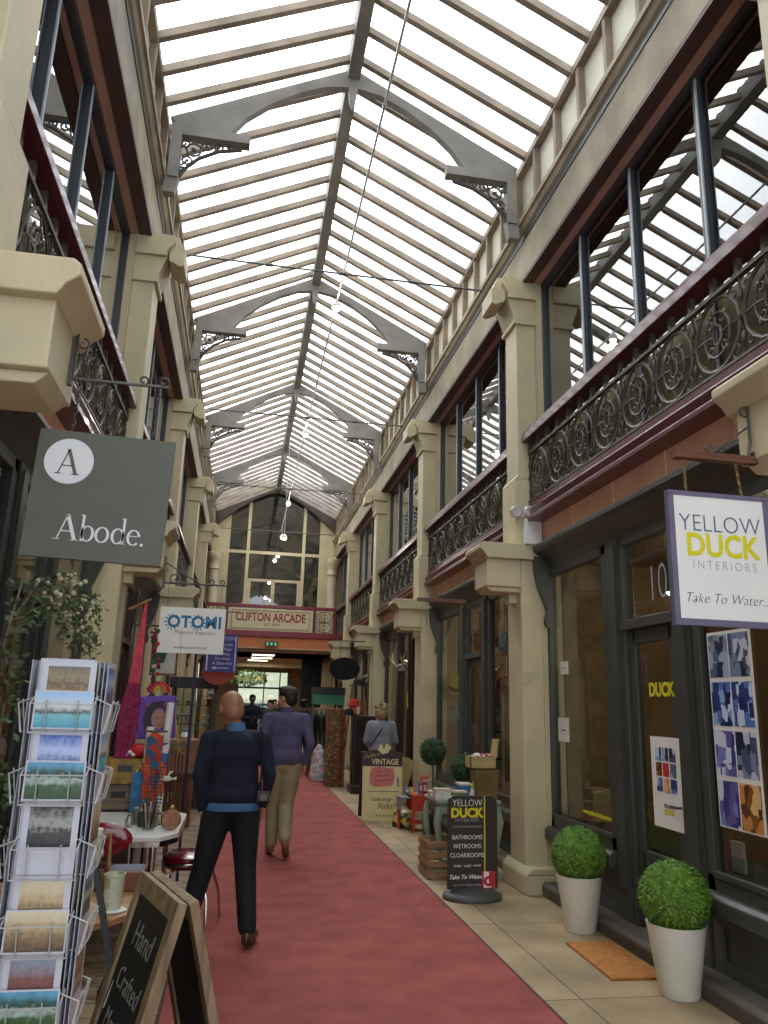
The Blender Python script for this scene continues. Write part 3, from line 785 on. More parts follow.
# ============================================================ right side: shop 10 and its things
PAPER = mat('white_paper', '#e9e6de', .6, var=.02)
YEL = mat('yellow_lettering', '#d9cf1e', .5, var=0)
GREYL = mat('grey_lettering', '#5b5f78', .5, var=0)
PALEL = mat('pale_grey_lettering', '#a9abb5', .5, var=0)
WHL = mat('white_lettering', '#ece9e2', .5, var=0)
INK = mat('ink', '#4a4a4e', .5, var=0)
ROOMS = [patchy('blue_room_print', ['#8fb0d8', '#2a3d7a', '#c8d6ea', '#5a78b8', '#1c2a58'], 15, .35, stretch=(1, 1.3, .8)),
         patchy('violet_room_print', ['#7a86c0', '#3a3f80', '#d6d8ee', '#6c5f98'], 15, .35, stretch=(1, 1.3, .8)),
         patchy('grey_room_print', ['#5a6a88', '#a6b4c8', '#28324e', '#8a90a0'], 15, .35, stretch=(1, 1.3, .8)),
         patchy('amber_room_print', ['#8a5a2c', '#c88a48', '#5a3a24', '#e0b878'], 15, .35, stretch=(1, 1.3, .8)),
         patchy('slate_room_print', ['#4a5670', '#7c8aa8', '#20283e', '#c8ccd8'], 15, .35, stretch=(1, 1.3, .8))]
# lettering on the glass of the shop (x = 3.02 plane)
t = thing('door_number', 'pale number 10 on the glass above the shop door', 'number', (3.025, 5.29, 2.59))
text('10', .40, PALEL, (0, 0, 0), INWARD, t, xs=.75, name='digits', offset=-.009)
t = thing('window_lettering', 'yellow word DUCK in capitals on the shop door glass', 'lettering', (3.028, 5.33, 1.81))
text('DUCK', .135, YEL, (0, 0, 0), INWARD, t, xs=.92, offset=.005, name='letters')
t = thing('web_address_lettering', 'small yellow web address low on the window left of the shop door', 'lettering', (3.028, 6.42, .80))
text('www.yellowduckinteriors.co.uk', .052, YEL, (0, 0, 0), INWARD, t, name='letters', offset=.001)
# sheet with eight room photographs in the right-hand window
t = thing('photo_sheet', 'tall white sheet with eight bluish room photographs in the shop window', 'poster', (3.026, 4.48, .97))
MB().box(-.002, .002, -.225, .225, 0, 1.2).build('sheet', PAPER, t)
k = 0
for r_ in range(4):
    for c in range(2):
        y = .112 - c * .215; z = 1.045 - r_ * .30
        MB().box(-.004, -.002, y - .1, y + .1, z - .135, z + .135).build('photograph', ROOMS[[2, 4, 0, 0, 1, 4, 1, 3][k]], t); k += 1
# poster on the door
t = thing('door_poster', 'white poster with a grid of nine small photographs on the shop door', 'poster', (3.024, 5.30, .86))
MB().box(-.002, .002, -.215, .215, 0, .62).build('sheet', PAPER, t)
REDP = mat('red_panel', '#c43038', .5, var=0)
for i in range(3):
    for j in range(3):
        y = .11 - j * .095; z = .50 - i * .105
        MB().box(-.004, -.002, y - .04, y + .04, z - .047, z + .047).build('photograph', REDP if (i, j) == (1, 1) else ROOMS[(i * 3 + j * 2) % 5], t)
text('YELLOW', .035, GREYL, (-.004, 0, .15), INWARD, t); text('DUCK', .045, YEL, (-.004, 0, .11), INWARD, t, offset=.002)
for nm, lab, y0, y1, z0, z1 in (('paper_notice', 'upper white notice in the window left of the shop door', 7.0, 7.25, 1.36, 1.58), ('paper_notice', 'small pale card below the lintel, high in the left window', 6.98, 7.16, 1.98, 2.1)):
    t = thing(nm, lab, 'notice', (3.026, (y0 + y1) / 2, z0))
    MB().box(-.002, .002, -(y1 - y0) / 2, (y1 - y0) / 2, 0, z1 - z0).build('sheet', PAPER, t)
    MB().box(-.004, -.002, -.05, .05, (z1 - z0) * .45, (z1 - z0) * .5).build('printed_line', INK, t)
t = thing('brochure_holder', 'clear holder with white brochures behind the window glass by the door', 'brochure holder', (3.11, 4.70, .69))
MB().box(-.0, .05, -.09, .09, 0, .01).box(-.0, .004, -.09, .09, 0, .1).box(.046, .05, -.09, .09, 0, .2).build('holder', glass('clear_acrylic', '#eef2f2', .8), t)
MB().box(.01, .03, -.06, .06, .01, .19).build('brochure', PAPER, t)
t = thing('cardboard_box', 'tan cardboard box standing in the far corner of the shop window', 'box', (3.2, 7.02, .68))
MB().box(0, .2, -.1, .1, 0, .28).build('carton', mat('cardboard', '#a98a5c', .8), t); MB().box(-.002, 0, -.1, .1, .12, .16).build('tape', mat('brown_tape', '#8a6a3c', .4), t)
struct('window_ledge', MB().box(3.1, 3.55, 3.4, 7.3, .6, .67), DARKIN2)
struct('wall_shop_screen', MB().box(3.2, 4.0, 7.46, 7.5, .1, 3.0), mat('brick_screen_tan', '#8a7256', .8, var=.2, scale=8))
for y in (4.2, 6.6):
    t = thing('shop_downlight', 'small lit lamp inside shop 10, ' + ('near the photo sheet' if y < 5 else 'behind the far window'), 'lamp', (3.9, y, 2.75), group=None)
    MB().lathe([(.05, .3), (.05, .05), (.06, 0)], n=10).build('can', BLACK, t); MB().ball((0, 0, 0), .035, 8, 6).build('bulb', LAMP, t)
    MB().tube([(0, 0, .3), (0, 0, .4)], .01).build('stem', BLACK, t)

# ---- the yellow duck hanging sign
t = thing('hanging_sign', 'white hanging sign with lilac edge reading YELLOW DUCK INTERIORS', 'sign', (2.16, 3.2, 2.66), rz=.02); t.scale = (.92, 1, 1)
MB().box(-.28, .28, -.012, .012, -.62, 0).build('panel', PAPER, t)
b = MB(); LIL = mat('lilac_edge', '#6d667c', .45, var=.04)
for (x0, x1, z0, z1) in ((-.285, .285, -.018, .004), (-.285, .285, -.624, -.594), (-.285, -.255, -.6, -.01), (.255, .285, -.6, -.01)): b.box(x0, x1, -.016, .016, z0, z1)
b.build('border', LIL, t)
text('YELLOW', .118, GREYL, (0, -.013, -.15), FRONT, t, offset=-.002)
text('DUCK', .15, YEL, (.005, -.013, -.255), FRONT, t, offset=.004, xs=.97)
text('INTERIORS', .06, PALEL, (.01, -.013, -.345), FRONT, t, spacing=1.45, offset=-.001, xs=.9)
text('Take To Water...', .068, INK, (.01, -.013, -.50), FRONT, t, shear=.35, offset=-.0015)
def chain(p, q, parent, m, n=8, r=.0025, name='chain'):
    b = MB(); p = Vector(p); q = Vector(q)
    for i in range(n):
        c = p.lerp(q, (i + .5) / n); h = (q - p).length / n * .62; w_ = h * .45
        pts = [(c.x + (w_ * math.cos(a) if i % 2 else 0), c.y + (0 if i % 2 else w_ * math.cos(a)), c.z + h * math.sin(a)) for a in [j * PI / 4 for j in range(8)]]
        b.tube(pts, r, 4, closed=True)
    return b.build(name, m, parent)
BRASS = mat('dull_brass', '#a08a58', .4, metal=.7)
chain((-.17, 0, 0), (-.17, 0, .17), t, BRASS); chain((.15, 0, 0), (.13, 0, .17), t, BRASS)
t = thing('sign_bracket', 'wooden bar with iron scrolls carrying the white and lilac sign', 'bracket', (2.2, 3.2, 2.83))
MB().box(-.25, .17, -.025, .025, 0, .035).build('wooden_bar', wood('brown_stained_bar', '#4a2a1c', '#7a4a30', 2, 'X'), t)
b = MB(); b.tube([(.15, 0, .03), (.17, 0, .12), (.17, 0, .30)], .008, 6); b.tube([(-.05, 0, .035), (.17, 0, .20)], .005, 5)
for x in (-.06, .0): b.tube([(x + .022 * math.cos(a) * (1 - a / 12), 0, .06 + .022 * math.sin(a) * (1 - a / 12)) for a in [j * .6 for j in range(10)]], .004, 5)
b.tube([(.15 + .025 * math.cos(a), 0, .27 + .025 * math.sin(a)) for a in [j * .6 for j in range(10)]], .005, 5)
b.build('iron_scrollwork', STEEL, t); 
# fixing of the bar into the console
MB().box(.165, .19, -.02, .02, -.0, .06).build('fixing', STEEL, t)

# ---- emergency light on the pillar
t = thing('emergency_light', 'white twin-spot emergency light box on the cream pillar', 'light', (2.84, 7.40, 3.28))
MB().box(-.09, .09, -.09, 0, 0, .27).build('battery_box', WHITEM, t, bevel=.01)
for x, y in ((-.04, -.06), (-.17, -.02)):
    b = MB(); b.lathe([(.02, .04), (.055, .02), (.065, -.03), (.05, -.045)], (x, y, .34), 14, axis='y'); b.build('spot', mat('clear_lamp_head', '#d4d0c8', .2, metal=.3), t, smooth=True)
MB().tube([(-.17, 0, .33), (-.04, -.03, .3), (-.04, -.04, .26)], .012, 6).build('arm', WHITEM, t)

# ---- clipped box balls in tall white pots
LEAF = mat('box_leaf', '#668f2a', .55, var=.35, scale=25)
def boxball(bm_r, seed, n=2600, ls=.016):
    rr = random.Random(seed); b = MB()
    b.ball((0, 0, 0), bm_r * .93, 24, 16)
    for i in range(n):
        z = 1 - 2 * (i + .5) / n; a = i * 2.399963; q = math.sqrt(1 - z * z)
        d = Vector((q * math.cos(a), q * math.sin(a), z)); c = d * bm_r * rr.uniform(.93, 1.02)
        u = d.orthogonal().normalized(); v = d.cross(u); th = rr.uniform(0, 2 * PI)
        e1 = u * math.cos(th) + v * math.sin(th); tip = c + (e1 * rr.uniform(.4, 1) + d * rr.uniform(.3, 1)) * ls * 1.3
        s_ = e1.cross(d) * ls * .45
        b.quad([c - e1 * ls * .4, c + s_, tip, c - s_])
    return b
def tall_pot(seed, loc, label, pot_l):
    t = thing('box_ball_planter', label, 'planter', loc, seed, 'white planters with clipped balls')
    MB().lathe([(.112, 0), (.118, .01), (.175, .385), (.178, .40), (.168, .40), (.155, .36), (.05, .355)], n=36).build('pot', mat('cream_white_pot', '#e2dfd0', .45, var=.03), t, smooth=True)
    MB().lathe([(.150, .34), (.153, .365), (.02, .372)], n=20).build('soil', mat('dark_soil', '#2a1e14', .9), t)
    b = MB(); b.T = Matrix.Translation((0, 0, .545)); bb = boxball(.205, seed); bb.build('clipped_ball', LEAF, t, smooth=False, loc=(0, 0, .545))
    return t
tall_pot(1, (2.715, 6.17, 0), 'clipped green ball in a tall white pot, left of the doormat', 0)
tall_pot(2, (2.735, 4.80, 0), 'clipped green ball in a tall white pot, nearest the camera', 0)
t = thing('doormat', 'plain orange-brown coir doormat on the paving before the shop step', 'doormat', (2.6, 5.45, 0), rz=-.03)
MB().box(-.16, .2, -.38, .38, .001, .018).build('coir_pile', mat('coir', '#b8783a', .95, var=.18, scale=30, bump=.5, bscale=300), t, bevel=.004)

# ---- swing pavement sign
DKB = mat('dark_brown_sign', '#3a302c', .4, var=.04)
t = thing('pavement_sign', 'dark brown pavement sign with YELLOW DUCK lettering and round grey base', 'sign', (2.16, 7.22, 0), rz=.06)
b = MB(); r_ = .03
b.prism([(-.235, .08), (.235, .08), (.235, .78), (.225, .84), (.19, .865), (-.19, .865), (-.225, .84), (-.235, .78)], -.02, .02); b.build('panel', DKB, t, bevel=.003)
MB().lathe([(.27, 0), (.275, .02), (.26, .045), (.2, .07), (.1, .085), (.05, .1)], n=32, sc=(1, .8)).build('base', mat('grey_moulded_base', '#4a4846', .45), t, smooth=True)
MB().box(.105, .115, -.0235, -.02, .2, .86).build('yellow_stripe', YEL, t)
text('YELLOW', .085, WHL, (-.055, -.021, .80), FRONT, t, xs=.86, offset=-.001)
text('DUCK', .11, YEL, (-.06, -.021, .715), FRONT, t, offset=.005, xs=.98)
text('INTERIORS', .04, PALEL, (-.055, -.021, .655), FRONT, t, spacing=1.45, xs=.85)
text('AWARD WINNING DESIGN', .022, PALEL, (-.055, -.021, .60), FRONT, t)
for s_, z in (('BATHROOMS', .51), ('WETROOMS', .435), ('CLOAKROOMS', .36)): text(s_, .052, WHL, (-.055, -.021, z), FRONT, t, xs=.92)
text('design - supply - install', .028, WHL, (-.055, -.021, .275), FRONT, t)
text('Take To Water...', .05, WHL, (-.055, -.021, .18), FRONT, t, shear=.35, offset=.0008)
text('visit 10 The Clifton Arcade', .024, PALEL, (-.055, -.021, .115), FRONT, t)
MB().box(.085, .21, -.025, -.021, .085, .225).build('red_badge', mat('badge_red', '#c62f3c', .5), t)
MB().box(.10, .172, -.027, -.025, .09, .222).build('badge_white', WHL, t)
text('d', .16, mat('badge_letter', '#b9283a', .5, var=0), (.137, -.0275, .155), FRONT, t, offset=.006)

# ---- pale green console table with wares, behind the sign
TG = mat('pale_green_table_paint', '#8f9f86', .5, var=.08)
t = thing('side_table', 'pale green table with curved legs behind the dark pavement sign', 'table', (2.38, 8.25, 0))
MB().box(-.36, .32, -.26, .3, .70, .73).build('top', TG, t, bevel=.005); MB().box(-.32, .28, -.22, .26, .60, .70).build('apron', TG, t)
for sx, sy in ((-1, -1), (1, -1), (-1, 1), (1, 1)):
    x = -.02 + sx * .3; y = .02 + sy * .24
    MB().tube([(x, y, .66), (x + sx * .03, y + sy * .02, .52), (x + sx * .0, y, .3), (x - sx * .03, y, .1), (x + sx * .02, y + sy * .02, .02), (x + sx * .03, y + sy * .02, .0)], [.04, .04, .024, .018, .02, .025], 8).build('leg', TG, t, smooth=True)
MB().box(-.3, .26, -.2, .24, .14, .165).build('shelf', TG, t)
DSC = [('#b8352c', 'red'), ('#3e6a9a', 'blue'), ('#d8d4c8', 'white'), ('#c9a43c', 'ochre'), ('#5f7d4a', 'green')]
for i, (x, y, w_, d_, h_, c, z) in enumerate(((-.28, -.15, .16, .13, .10, 2, .73), (-.10, -.14, .15, .12, .08, 4, .73), (.0, .02, .14, .2, .14, 1, .73), (-.26, .1, .2, .14, .05, 2, .73))):
    t = thing('storage_tin', DSC[c][1] + ' boxed tin ' + ['at the front left corner', 'at the front middle', 'in the middle', 'flat at the back'][i] + ' of the pale green table', 'tin', (2.38 + x, 8.25 + y, z))
    MB().box(-w_ / 2, w_ / 2, -d_ / 2, d_ / 2, 0, h_).build('box', mat('ware_' + DSC[c][1], DSC[c][0], .45, var=.15, scale=20), t, bevel=.004)
    MB().box(-w_ / 2 - .003, w_ / 2 + .003, -d_ / 2 - .003, d_ / 2 + .003, h_ - .012, h_ + .006).build('lid', mat('ware_lid_pale', '#c9bfa8', .5), t)
t = thing('paper_roll', 'white and yellow roll leaning above the table wares', 'roll', (2.42, 8.15, .73), rot=(.05, .28, 0))
MB().lathe([(.026, 0), (.026, .42)], n=12).build('tube', mat('roll_white', '#e6e2d0', .5), t, smooth=True); MB().lathe([(.0275, .1), (.0275, .3)], n=12).build('yellow_label', mat('roll_yellow', '#b6c22a', .5), t, smooth=True)
CARD = mat('tan_carton', '#b09a66', .7)
t = thing('tall_waste_bin', 'tall dull gold tapered bin on the table by the pillar', 'bin', (2.56, 8.12, .73))
b = MB(); b.taper((0, 0, 0), (.10, .09), (.13, .11), .30); b.build('body', mat('dull_gold', '#6e5a2c', .5, var=.15), t)
t = thing('open_carton', 'open cardboard carton full of red and white sweets on the gold bin', 'box', (2.52, 8.12, 1.035))
b = MB(); b.box(-.14, .14, -.1, .1, 0, .01)
for q in ((-.14, -.13, -.1, .1), (.13, .14, -.1, .1), (-.14, .14, -.1, -.09), (-.14, .14, .09, .1)): b.box(*q, 0, .12)
b.build('tray', CARD, t); MB().obox((.15, 0, .2), (.01, .2, .2), (0, .15, 0)).build('lid_flap', CARD, t)
b = MB(); b2 = MB()
for i in range(40):
    q = (b if i % 2 else b2); q.ball((rnd.uniform(-.11, .11), rnd.uniform(-.07, .07), .11 + rnd.uniform(0, .03)), (.022, .016, .014), 6, 4, rot=(rnd.random(), rnd.random(), 3 * rnd.random()))
o = b.build('red_sweets', REDP, t); o['kind'] = 'stuff'; o = b2.build('white_sweets', WHL, t); o['kind'] = 'stuff'
t = thing('fruit_crate', 'slatted wooden crate on the ground under the pale green table', 'crate', (2.10, 8.15, 0))
b = MB()
for i in range(4):
    z = .02 + i * .09; b.box(-.17, .15, -.2, -.188, z, z + .06); b.box(-.17, .15, .188, .2, z, z + .06); b.box(-.18, -.168, -.2, .2, z, z + .06); b.box(.15, .162, -.2, .2, z, z + .06)
for x in (-.16, .14):
    for y in (-.185, .175): b.box(x - .01, x + .012, y - .005, y + .012, 0, .37)
b.box(-.17, .15, -.19, .19, 0, .012); b.build('slats', wood('crate_wood', '#7a6044', '#a98a62', 2, 'X'), t)
# ---- topiary trees
def topiary(loc, h, r, lab, seed, hid=False):
    t = thing('topiary_tree', lab, 'topiary tree', loc, 0, 'small round-headed trees in black pots')
    MB().lathe([(.11, 0), (.135, .24), (.145, .25), (.145, .27), (.12, .27), (.11, .2)], n=24).build('pot', BLACK, t, smooth=True)
    MB().lathe([(.12, .18), (.12, .22), (.01, .23)], n=16).build('soil', mat('dark_soil', '#2a1e14', .9), t)
    MB().tube([(0, 0, .2), (.01, 0, .5), (0, 0, h)], .013, 6).build('stem', wood('bark', '#4a3826', '#7a6244', 3, 'Z'), t)
    boxball(r, seed, 1300, .03).build('foliage', mat('dark_topiary_leaf', '#35522c', .5, var=.35, scale=14), t, loc=(0, 0, h + r * .6))
topiary((2.58, 10.45, 0), .97, .155, 'round-headed little tree in black pot beside the red stool', 3)
topiary((2.72, 9.35, 0), .84, .165, 'round-headed little tree behind the dark pavement sign', 4)

# ---- little red desk-stool with toys
RED = mat('red_orange_paint', '#c2432c', .45, var=.08)
t = thing('red_stool', 'small red painted child\'s desk beside the vintage sign', 'desk', (2.38, 10.95, 0))
for x, y in ((.03, -.15), (.38, -.12), (-.1, .2), (.38, .2)): MB().taper((x, y, 0), (.018, .018), (.022, .022), .32).build('leg', RED, t)
b = MB(); b.box(0, .42, -.17, .22, .27, .285); b.box(0, .42, -.17, .22, .46, .475); b.box(0.4, .42, -.17, .22, .285, .46); b.box(0, .42, .2, .22, .285, .46); b.box(.0, .42, -.17, -.15, .285, .46); b.build('body', RED, t, bevel=.004)
MB().box(-.14, .0, -.12, .2, .42, .435).box(-.14, -.125, -.12, .2, .27, .42).build('side_tray', mat('grey_tray', '#7a7a78', .5), t)
MB().box(.02, .4, -.13, .19, .10, .12).build('stretcher', RED, t)
TOY = [('#c8352c', 'red', (.06, .05, .17)), ('#3f7ab8', 'blue', (.05, .05, .15)), ('#d9b23c', 'yellow', (.06, .05, .09)), ('#d87a4a', 'orange', (.11, .05, .24)), ('#cfc8ae', 'cream', (.07, .05, .2)), ('#7fae4a', 'green', (.06, .05, .12)), ('#4a8ab8', 'pale blue', (.06, .06, .08))]
for i, (x, y, ti) in enumerate(((.13, -.02, 1), (.20, .05, 3), (.24, -.08, 4), (.32, -.05, 5), (.0, -.05, 2), (-.05, .04, 6), (.17, -.1, 0))):
    c, cn, (a, d_, h_) = TOY[ti]
    t = thing('toy_box', cn + ' printed toy box on the small red desk', 'toy box', (2.40 + x, 10.95 + y, .475 if x > .0 else .475))
    MB().box(-a / 2, a / 2, -d_ / 2, d_ / 2, 0, h_).build('box', mat('toy_' + cn, c, .5, var=.2, scale=25), t)
    MB().box(-a * .3, a * .3, -d_ / 2 - .002, -d_ / 2, h_ * .3, h_ * .75).build('printed_label', mat('toy_label', '#e3dcc4', .5), t)
t = thing('toy_bus', 'small colourful toy bus on the paving in front of the red desk', 'toy', (2.42, 11.1, 0), rz=.5)
t.location = (2.36, 11.25, 0)
MB().box(-.09, .09, -.14, .14, .03, .22).build('body', patchy('toy_print', ['#e3d24a', '#d9d4c4', '#3a8a5a', '#c8403a', '#e8e2cc'], 22), t, bevel=.03)
for x in (-.09, .09):
    for y in (-.08, .08): MB().lathe([(.035, -.012), (.035, .012)], (x, y, .035), 12, axis='x').build('wheel', BLACK, t)
# ---- vintage A-board
t = thing('a_board', 'cream and dark brown A-board reading VINTAGE with a pink panel', 'sign', (2.17, 11.85, 0))
CB = mat('cream_board', '#d9cc94', .55, var=.04); DB = mat('plum_brown', '#3a2026', .5, var=.05)
b = MB(); T0 = Matrix.Rotation(-.10, 4, 'X'); b.T = T0
b.box(-.30, .30, -.012, .012, .0, .88); b.build('front_panel', CB, t)
b = MB(); b.T = T0; b.prism([(-.31, .76), (.30, .76), (.30, .96), (.2, .965), (.14, 1.0), (.06, .99), (.0, 1.06), (-.06, .99), (-.14, 1.0), (-.25, .96), (-.31, .92)], -.016, .014); b.build('header', DB, t)
b = MB(); b.T = T0; b.prism([(-.08, 1.0), (-.02, 1.09), (.02, 1.0), (.06, 1.09), (.13, 1.03), (.08, .95), (-.0, .93)], -.02, -.012); b.build('crest', CB, t)
b = MB(); b.T = T0
b.prism([(-.19, .50), (-.2, .62), (-.17, .74), (-.05, .755), (.08, .74), (.17, .73), (.19, .6), (.15, .49), (.0, .47), (-.12, .47)], -.015, -.012); b.build('pink_panel', mat('pink_panel', '#cf7a70', .55), t)
b = MB(); b.T = Matrix.Rotation(.14, 4, 'X') ; b.box(-.32, .28, .24, .265, .0, .93); b.build('rear_panel', DB, t)
RX1 = (PI / 2 - .10, 0, 0)
def onb(x, z, d=.018): v = T0 @ Vector((x, -d, z)); return tuple(v)
text('Dulford', .075, mat('gold_lettering', '#b9a050', .5, var=0), onb(-.17, .91), (PI / 2 - .1, -.2, 0), t, shear=.4)
text('VINTAGE', .115, CB, onb(.04, .82), RX1, t, offset=.003, xs=.86)
text('from', .04, INK, onb(-.05, .69), RX1, t, shear=.4); text('American', .055, mat('dark_red_ink', '#7c2a2a', .5, var=0), onb(.0, .63), (PI / 2 - .1, -.1, 0), t, shear=.4)
text('Handmade', .06, mat('dark_red_ink', '#7c2a2a', .5, var=0), onb(.01, .56), (PI / 2 - .1, -.1, 0), t, shear=.4)
b = MB(); b.T = T0; b.box(-.22, .25, -.014, -.012, .40, .408); b.build('rule', mat('ink2', '#54402c', .5), t)
text("'Come on up", .075, mat('ink2', '#54402c', .5), onb(-.03, .30), RX1, t, shear=.35, xs=.8); text("Folks!'", .105, mat('ink2', '#54402c', .5), onb(.06, .20), RX1, t, shear=.35)
text('007 929-8', .05, mat('ink2', '#54402c', .5), onb(.02, .07), RX1, t, spacing=1.2)
b = MB(); b.T = T0; b.ball((.235, -.016, .59), (.012, .004, .014), 8, 6); b.box(.22, .25, -.018, -.012, .54, .575); b.box(.222, .232, -.018, -.012, .47, .54); b.box(.238, .248, -.018, -.012, .47, .54); b.build('little_figure', mat('figure_blue', '#4a5f9a', .5), t)
t = thing('leaning_sack', 'tan open cardboard flap box leaning behind the vintage sign', 'box', (2.42, 12.0, 0))
b = MB(); b.obox((0, 0, .45), (.2, .05, .9), (0, .18, .2)); b.build('panel', CARD, t); MB().obox((.06, .05, .45), (.2, .03, .86), (0, .3, .2)).build('back_panel', CARD, t)

# ---- shop with paper pompoms
def pompom(x, y, z, r, c, nm):
    t = thing('paper_pompom', nm, 'paper pompom', (x, y, z))
    b = MB(); rr = random.Random(int(z * 100))
    b.ball((0, 0, 0), r * .8, 12, 8)
    for i in range(90):
        zz = 1 - 2 * (i + .5) / 90; a = i * 2.4; q = math.sqrt(1 - zz * zz); d = Vector((q * math.cos(a), q * math.sin(a), zz)); u = d.orthogonal().normalized(); v = d.cross(u)
        b.quad([d * r * .7 - u * r * .2, d * r * 1.0 - v * r * .22, d * r * rr.uniform(1, 1.1), d * r * 1.0 + v * r * .22])
    b.build('tissue_petals', mat('tissue_' + c[1:], c, .8, var=.08), t); MB().tube([(0, 0, r), (0, 0, 3.14 - z)], .003, 4).build('thread', WHITEM, t)
Z0 = ky(0)
pompom(3.20, 9.22, 2.44, .13, '#4a96b0', 'blue paper pompom hanging high in the shop window')
pompom(3.20, 9.24, 1.92, .12, '#b82f6a', 'magenta paper pompom below the blue one')
pompom(3.22, 11.60, 2.0, .17, '#c8b820', 'large yellow paper pompom in the far window')
pompom(3.22, 11.20, 2.31, .10, '#d0487a', 'pink paper pompom near the door frame')
pompom(3.22, 11.45, 1.55, .14, '#8fb4ba', 'pale blue paper pompom lowest in the far window')
t = thing('card_display', 'white rack of greetings cards seen in the open shop doorway', 'card rack', (3.35, Z0 + 2.7, .1))
MB().box(0, .03, -.25, .25, 0, 1.9).build('back_panel', WHITEM, t)
for i in range(5): MB().box(-.08, 0, -.25, .25, .25 + i * .33, .27 + i * .33).build('shelf', BLACK, t); MB().box(-.05, -.03, -.2, .2, .27 + i * .33, .47 + i * .33).build('card', patchy('cards_print', ['#d8cfc0', '#b06a58', '#e8e2d6', '#7a8a6a', '#c8a888'], 12), t)
for z in (.1,):
    pass
# ---- antler skull and yellow tag on the brown shop front
ybr = ky(1)
t = thing('antler_mount', 'pale antlers mounted on the dark brown shop door frame', 'antlers', (2.93, ybr + 2.1, 2.35))
MB().ball((0, 0, 0), (.06, .07, .1), 12, 8).build('skull', mat('bone', '#b9ab90', .6), t, smooth=True)
for s_ in (-1, 1):
    b = MB(); b.tube([(-.02, s_ * .05, .03), (-.1, s_ * .3, .0), (-.14, s_ * .5, .1), (-.12, s_ * .6, .25)], [.022, .02, .015, .006], 6); b.tube([(-.1, s_ * .3, .0), (-.18, s_ * .33, .16)], [.014, .004], 5); b.tube([(-.14, s_ * .48, .08), (-.22, s_ * .52, .2)], [.012, .004], 5); b.build('antler', mat('bone', '#b9ab90', .6), t, smooth=True)
t = thing('yellow_tag', 'small yellow paper arrow hanging on the dark brown door', 'tag', (2.97, ybr + 2.0, 1.6))
MB().prism([(-.07, 0), (.05, .05), (.05, .28), (-.02, .28), (-.02, .1)], -.004, .004, 'x').build('paper', mat('tag_yellow', '#c9c81e', .5), t)
# ---- second sign bar with chains near the second pillar, black oval sign, green fascia box
t = thing('empty_sign_bar', 'brown wooden sign bar with two empty chains by the second console', 'bracket', (2.22, ky(0) - .6, 2.95), )
t.location = (1.98, 7.75, 2.70)
MB().box(-.25, .27, -.02, .02, 0, .035).build('wooden_bar', wood('brown_stained_bar', '#4a2a1c', '#7a4a30', 2, 'X'), t)
b = MB(); [b.tube([(x + .02 * math.cos(a), 0, .055 + .02 * math.sin(a)) for a in [j * .6 for j in range(10)]], .004, 5) for x in (-.08, .0)]; b.build('iron_scrollwork', STEEL, t)
chain((-.15, 0, 0), (-.15, 0, -.25), t, BRASS); chain((.22, 0, 0), (.22, 0, -.25), t, BRASS)
t = thing('oval_sign', 'black oval hanging sign on the right of the walkway', 'sign', (2.02, 15.6, 2.33))
MB().lathe([(.30, -.02), (.31, -.01), (.31, .01), (.30, .02)], n=32, axis='y', sc=(1, .72)).build('panel', mat('matt_black', '#0c0d0c', .9, var=.05), t)
MB().tube([(-.1, 0, .2), (-.1, 0, .55)], .006, 5).tube([(.1, 0, .2), (.1, 0, .55)], .006, 5).build('hanger', STEEL, t)
MB().tube([(-.2, 0, .55), (.4, 0, .55)], .012, 6).build('arm', STEEL, t)
t = thing('stall_sign_box', 'green rectangular sign box over the clothes rail', 'sign', (1.95, 17.75, 1.62), )
MB().box(-.36, .36, -.1, .1, 0, .22).build('box', mat('stall_green', '#2e7a5a', .4), t); MB().box(-.37, .37, -.11, .11, .22, .38).build('hood', BLACK, t)
for x in (-.33, .33): MB().box(x - .02, x + .02, -.02, .02, -1.62, 0).build('post', STEEL, t)

# ---- vintage stall: cabinet screen, clothes stand, stepladder, hats, bag
t = thing('fabric_screen', 'tall screen covered in faded floral tapestry at the carpet edge', 'screen', (2.0, 16.6, 0))
MB().box(-.18, .2, -.2, .25, .0, 1.55).build('tapestry', patchy('tapestry', ['#5c4a2c', '#7a5a34', '#6a6a3a', '#8a3a2c', '#4a4a30', '#9a7a4a'], 26, .9), t, bevel=.02)
MB().box(.08, .16, -.205, -.2, .02, 1.5).build('red_border', patchy('tapestry_red', ['#7a2a24', '#8a4034', '#5c2a20'], 30, .9), t)
t = thing('display_cabinet', 'dark open display cabinet with metal rods beside the tapestry screen', 'cabinet', (2.36, 15.5, 0))
MB().box(-.18, .28, -.25, .3, 0, .14).build('base', BROWNJ, t, bevel=.01); MB().box(-.14, .28, -.2, .3, 1.38, 1.43).build('top', BROWNJ, t)
MB().box(.24, .28, -.2, .3, .1, 1.4).build('side_panel', BROWNJ, t); MB().box(-.12, .26, .27, .3, .1, 1.4).build('back_panel', BROWNJ, t)
for x in (-.13, .08): MB().tube([(x, -.18, .14), (x, -.18, 1.38)], .012, 6).build('rod', STEEL, t)
MB().tube([(-.13, -.18, 1.0), (.24, -.18, 1.0)], .008, 6).build('rail', STEEL, t)
t = thing('stepladder', 'old wooden stepladder standing against the pillar', 'ladder', (2.42, 16.4, 0), rz=.3)
LW = wood('ladder_wood', '#6a4c30', '#a07a50', 2, 'Z')
for x in (-.16, .16):
    MB().tube([(x * 1.3, -.25, 0), (x * .8, 0, 2.0)], .028, 4).build('stile', LW, t); MB().tube([(x * 1.3, .25, 0), (x * .8, .02, 1.98)], .022, 4).build('rear_leg', LW, t)
for i in range(6): q = (i + 1) / 7; MB().box(-.2 + .07 * q, .2 - .07 * q, -.3 + .25 * q, -.18 + .22 * q, 2 * q - .012, 2 * q + .012).build('tread', LW, t)
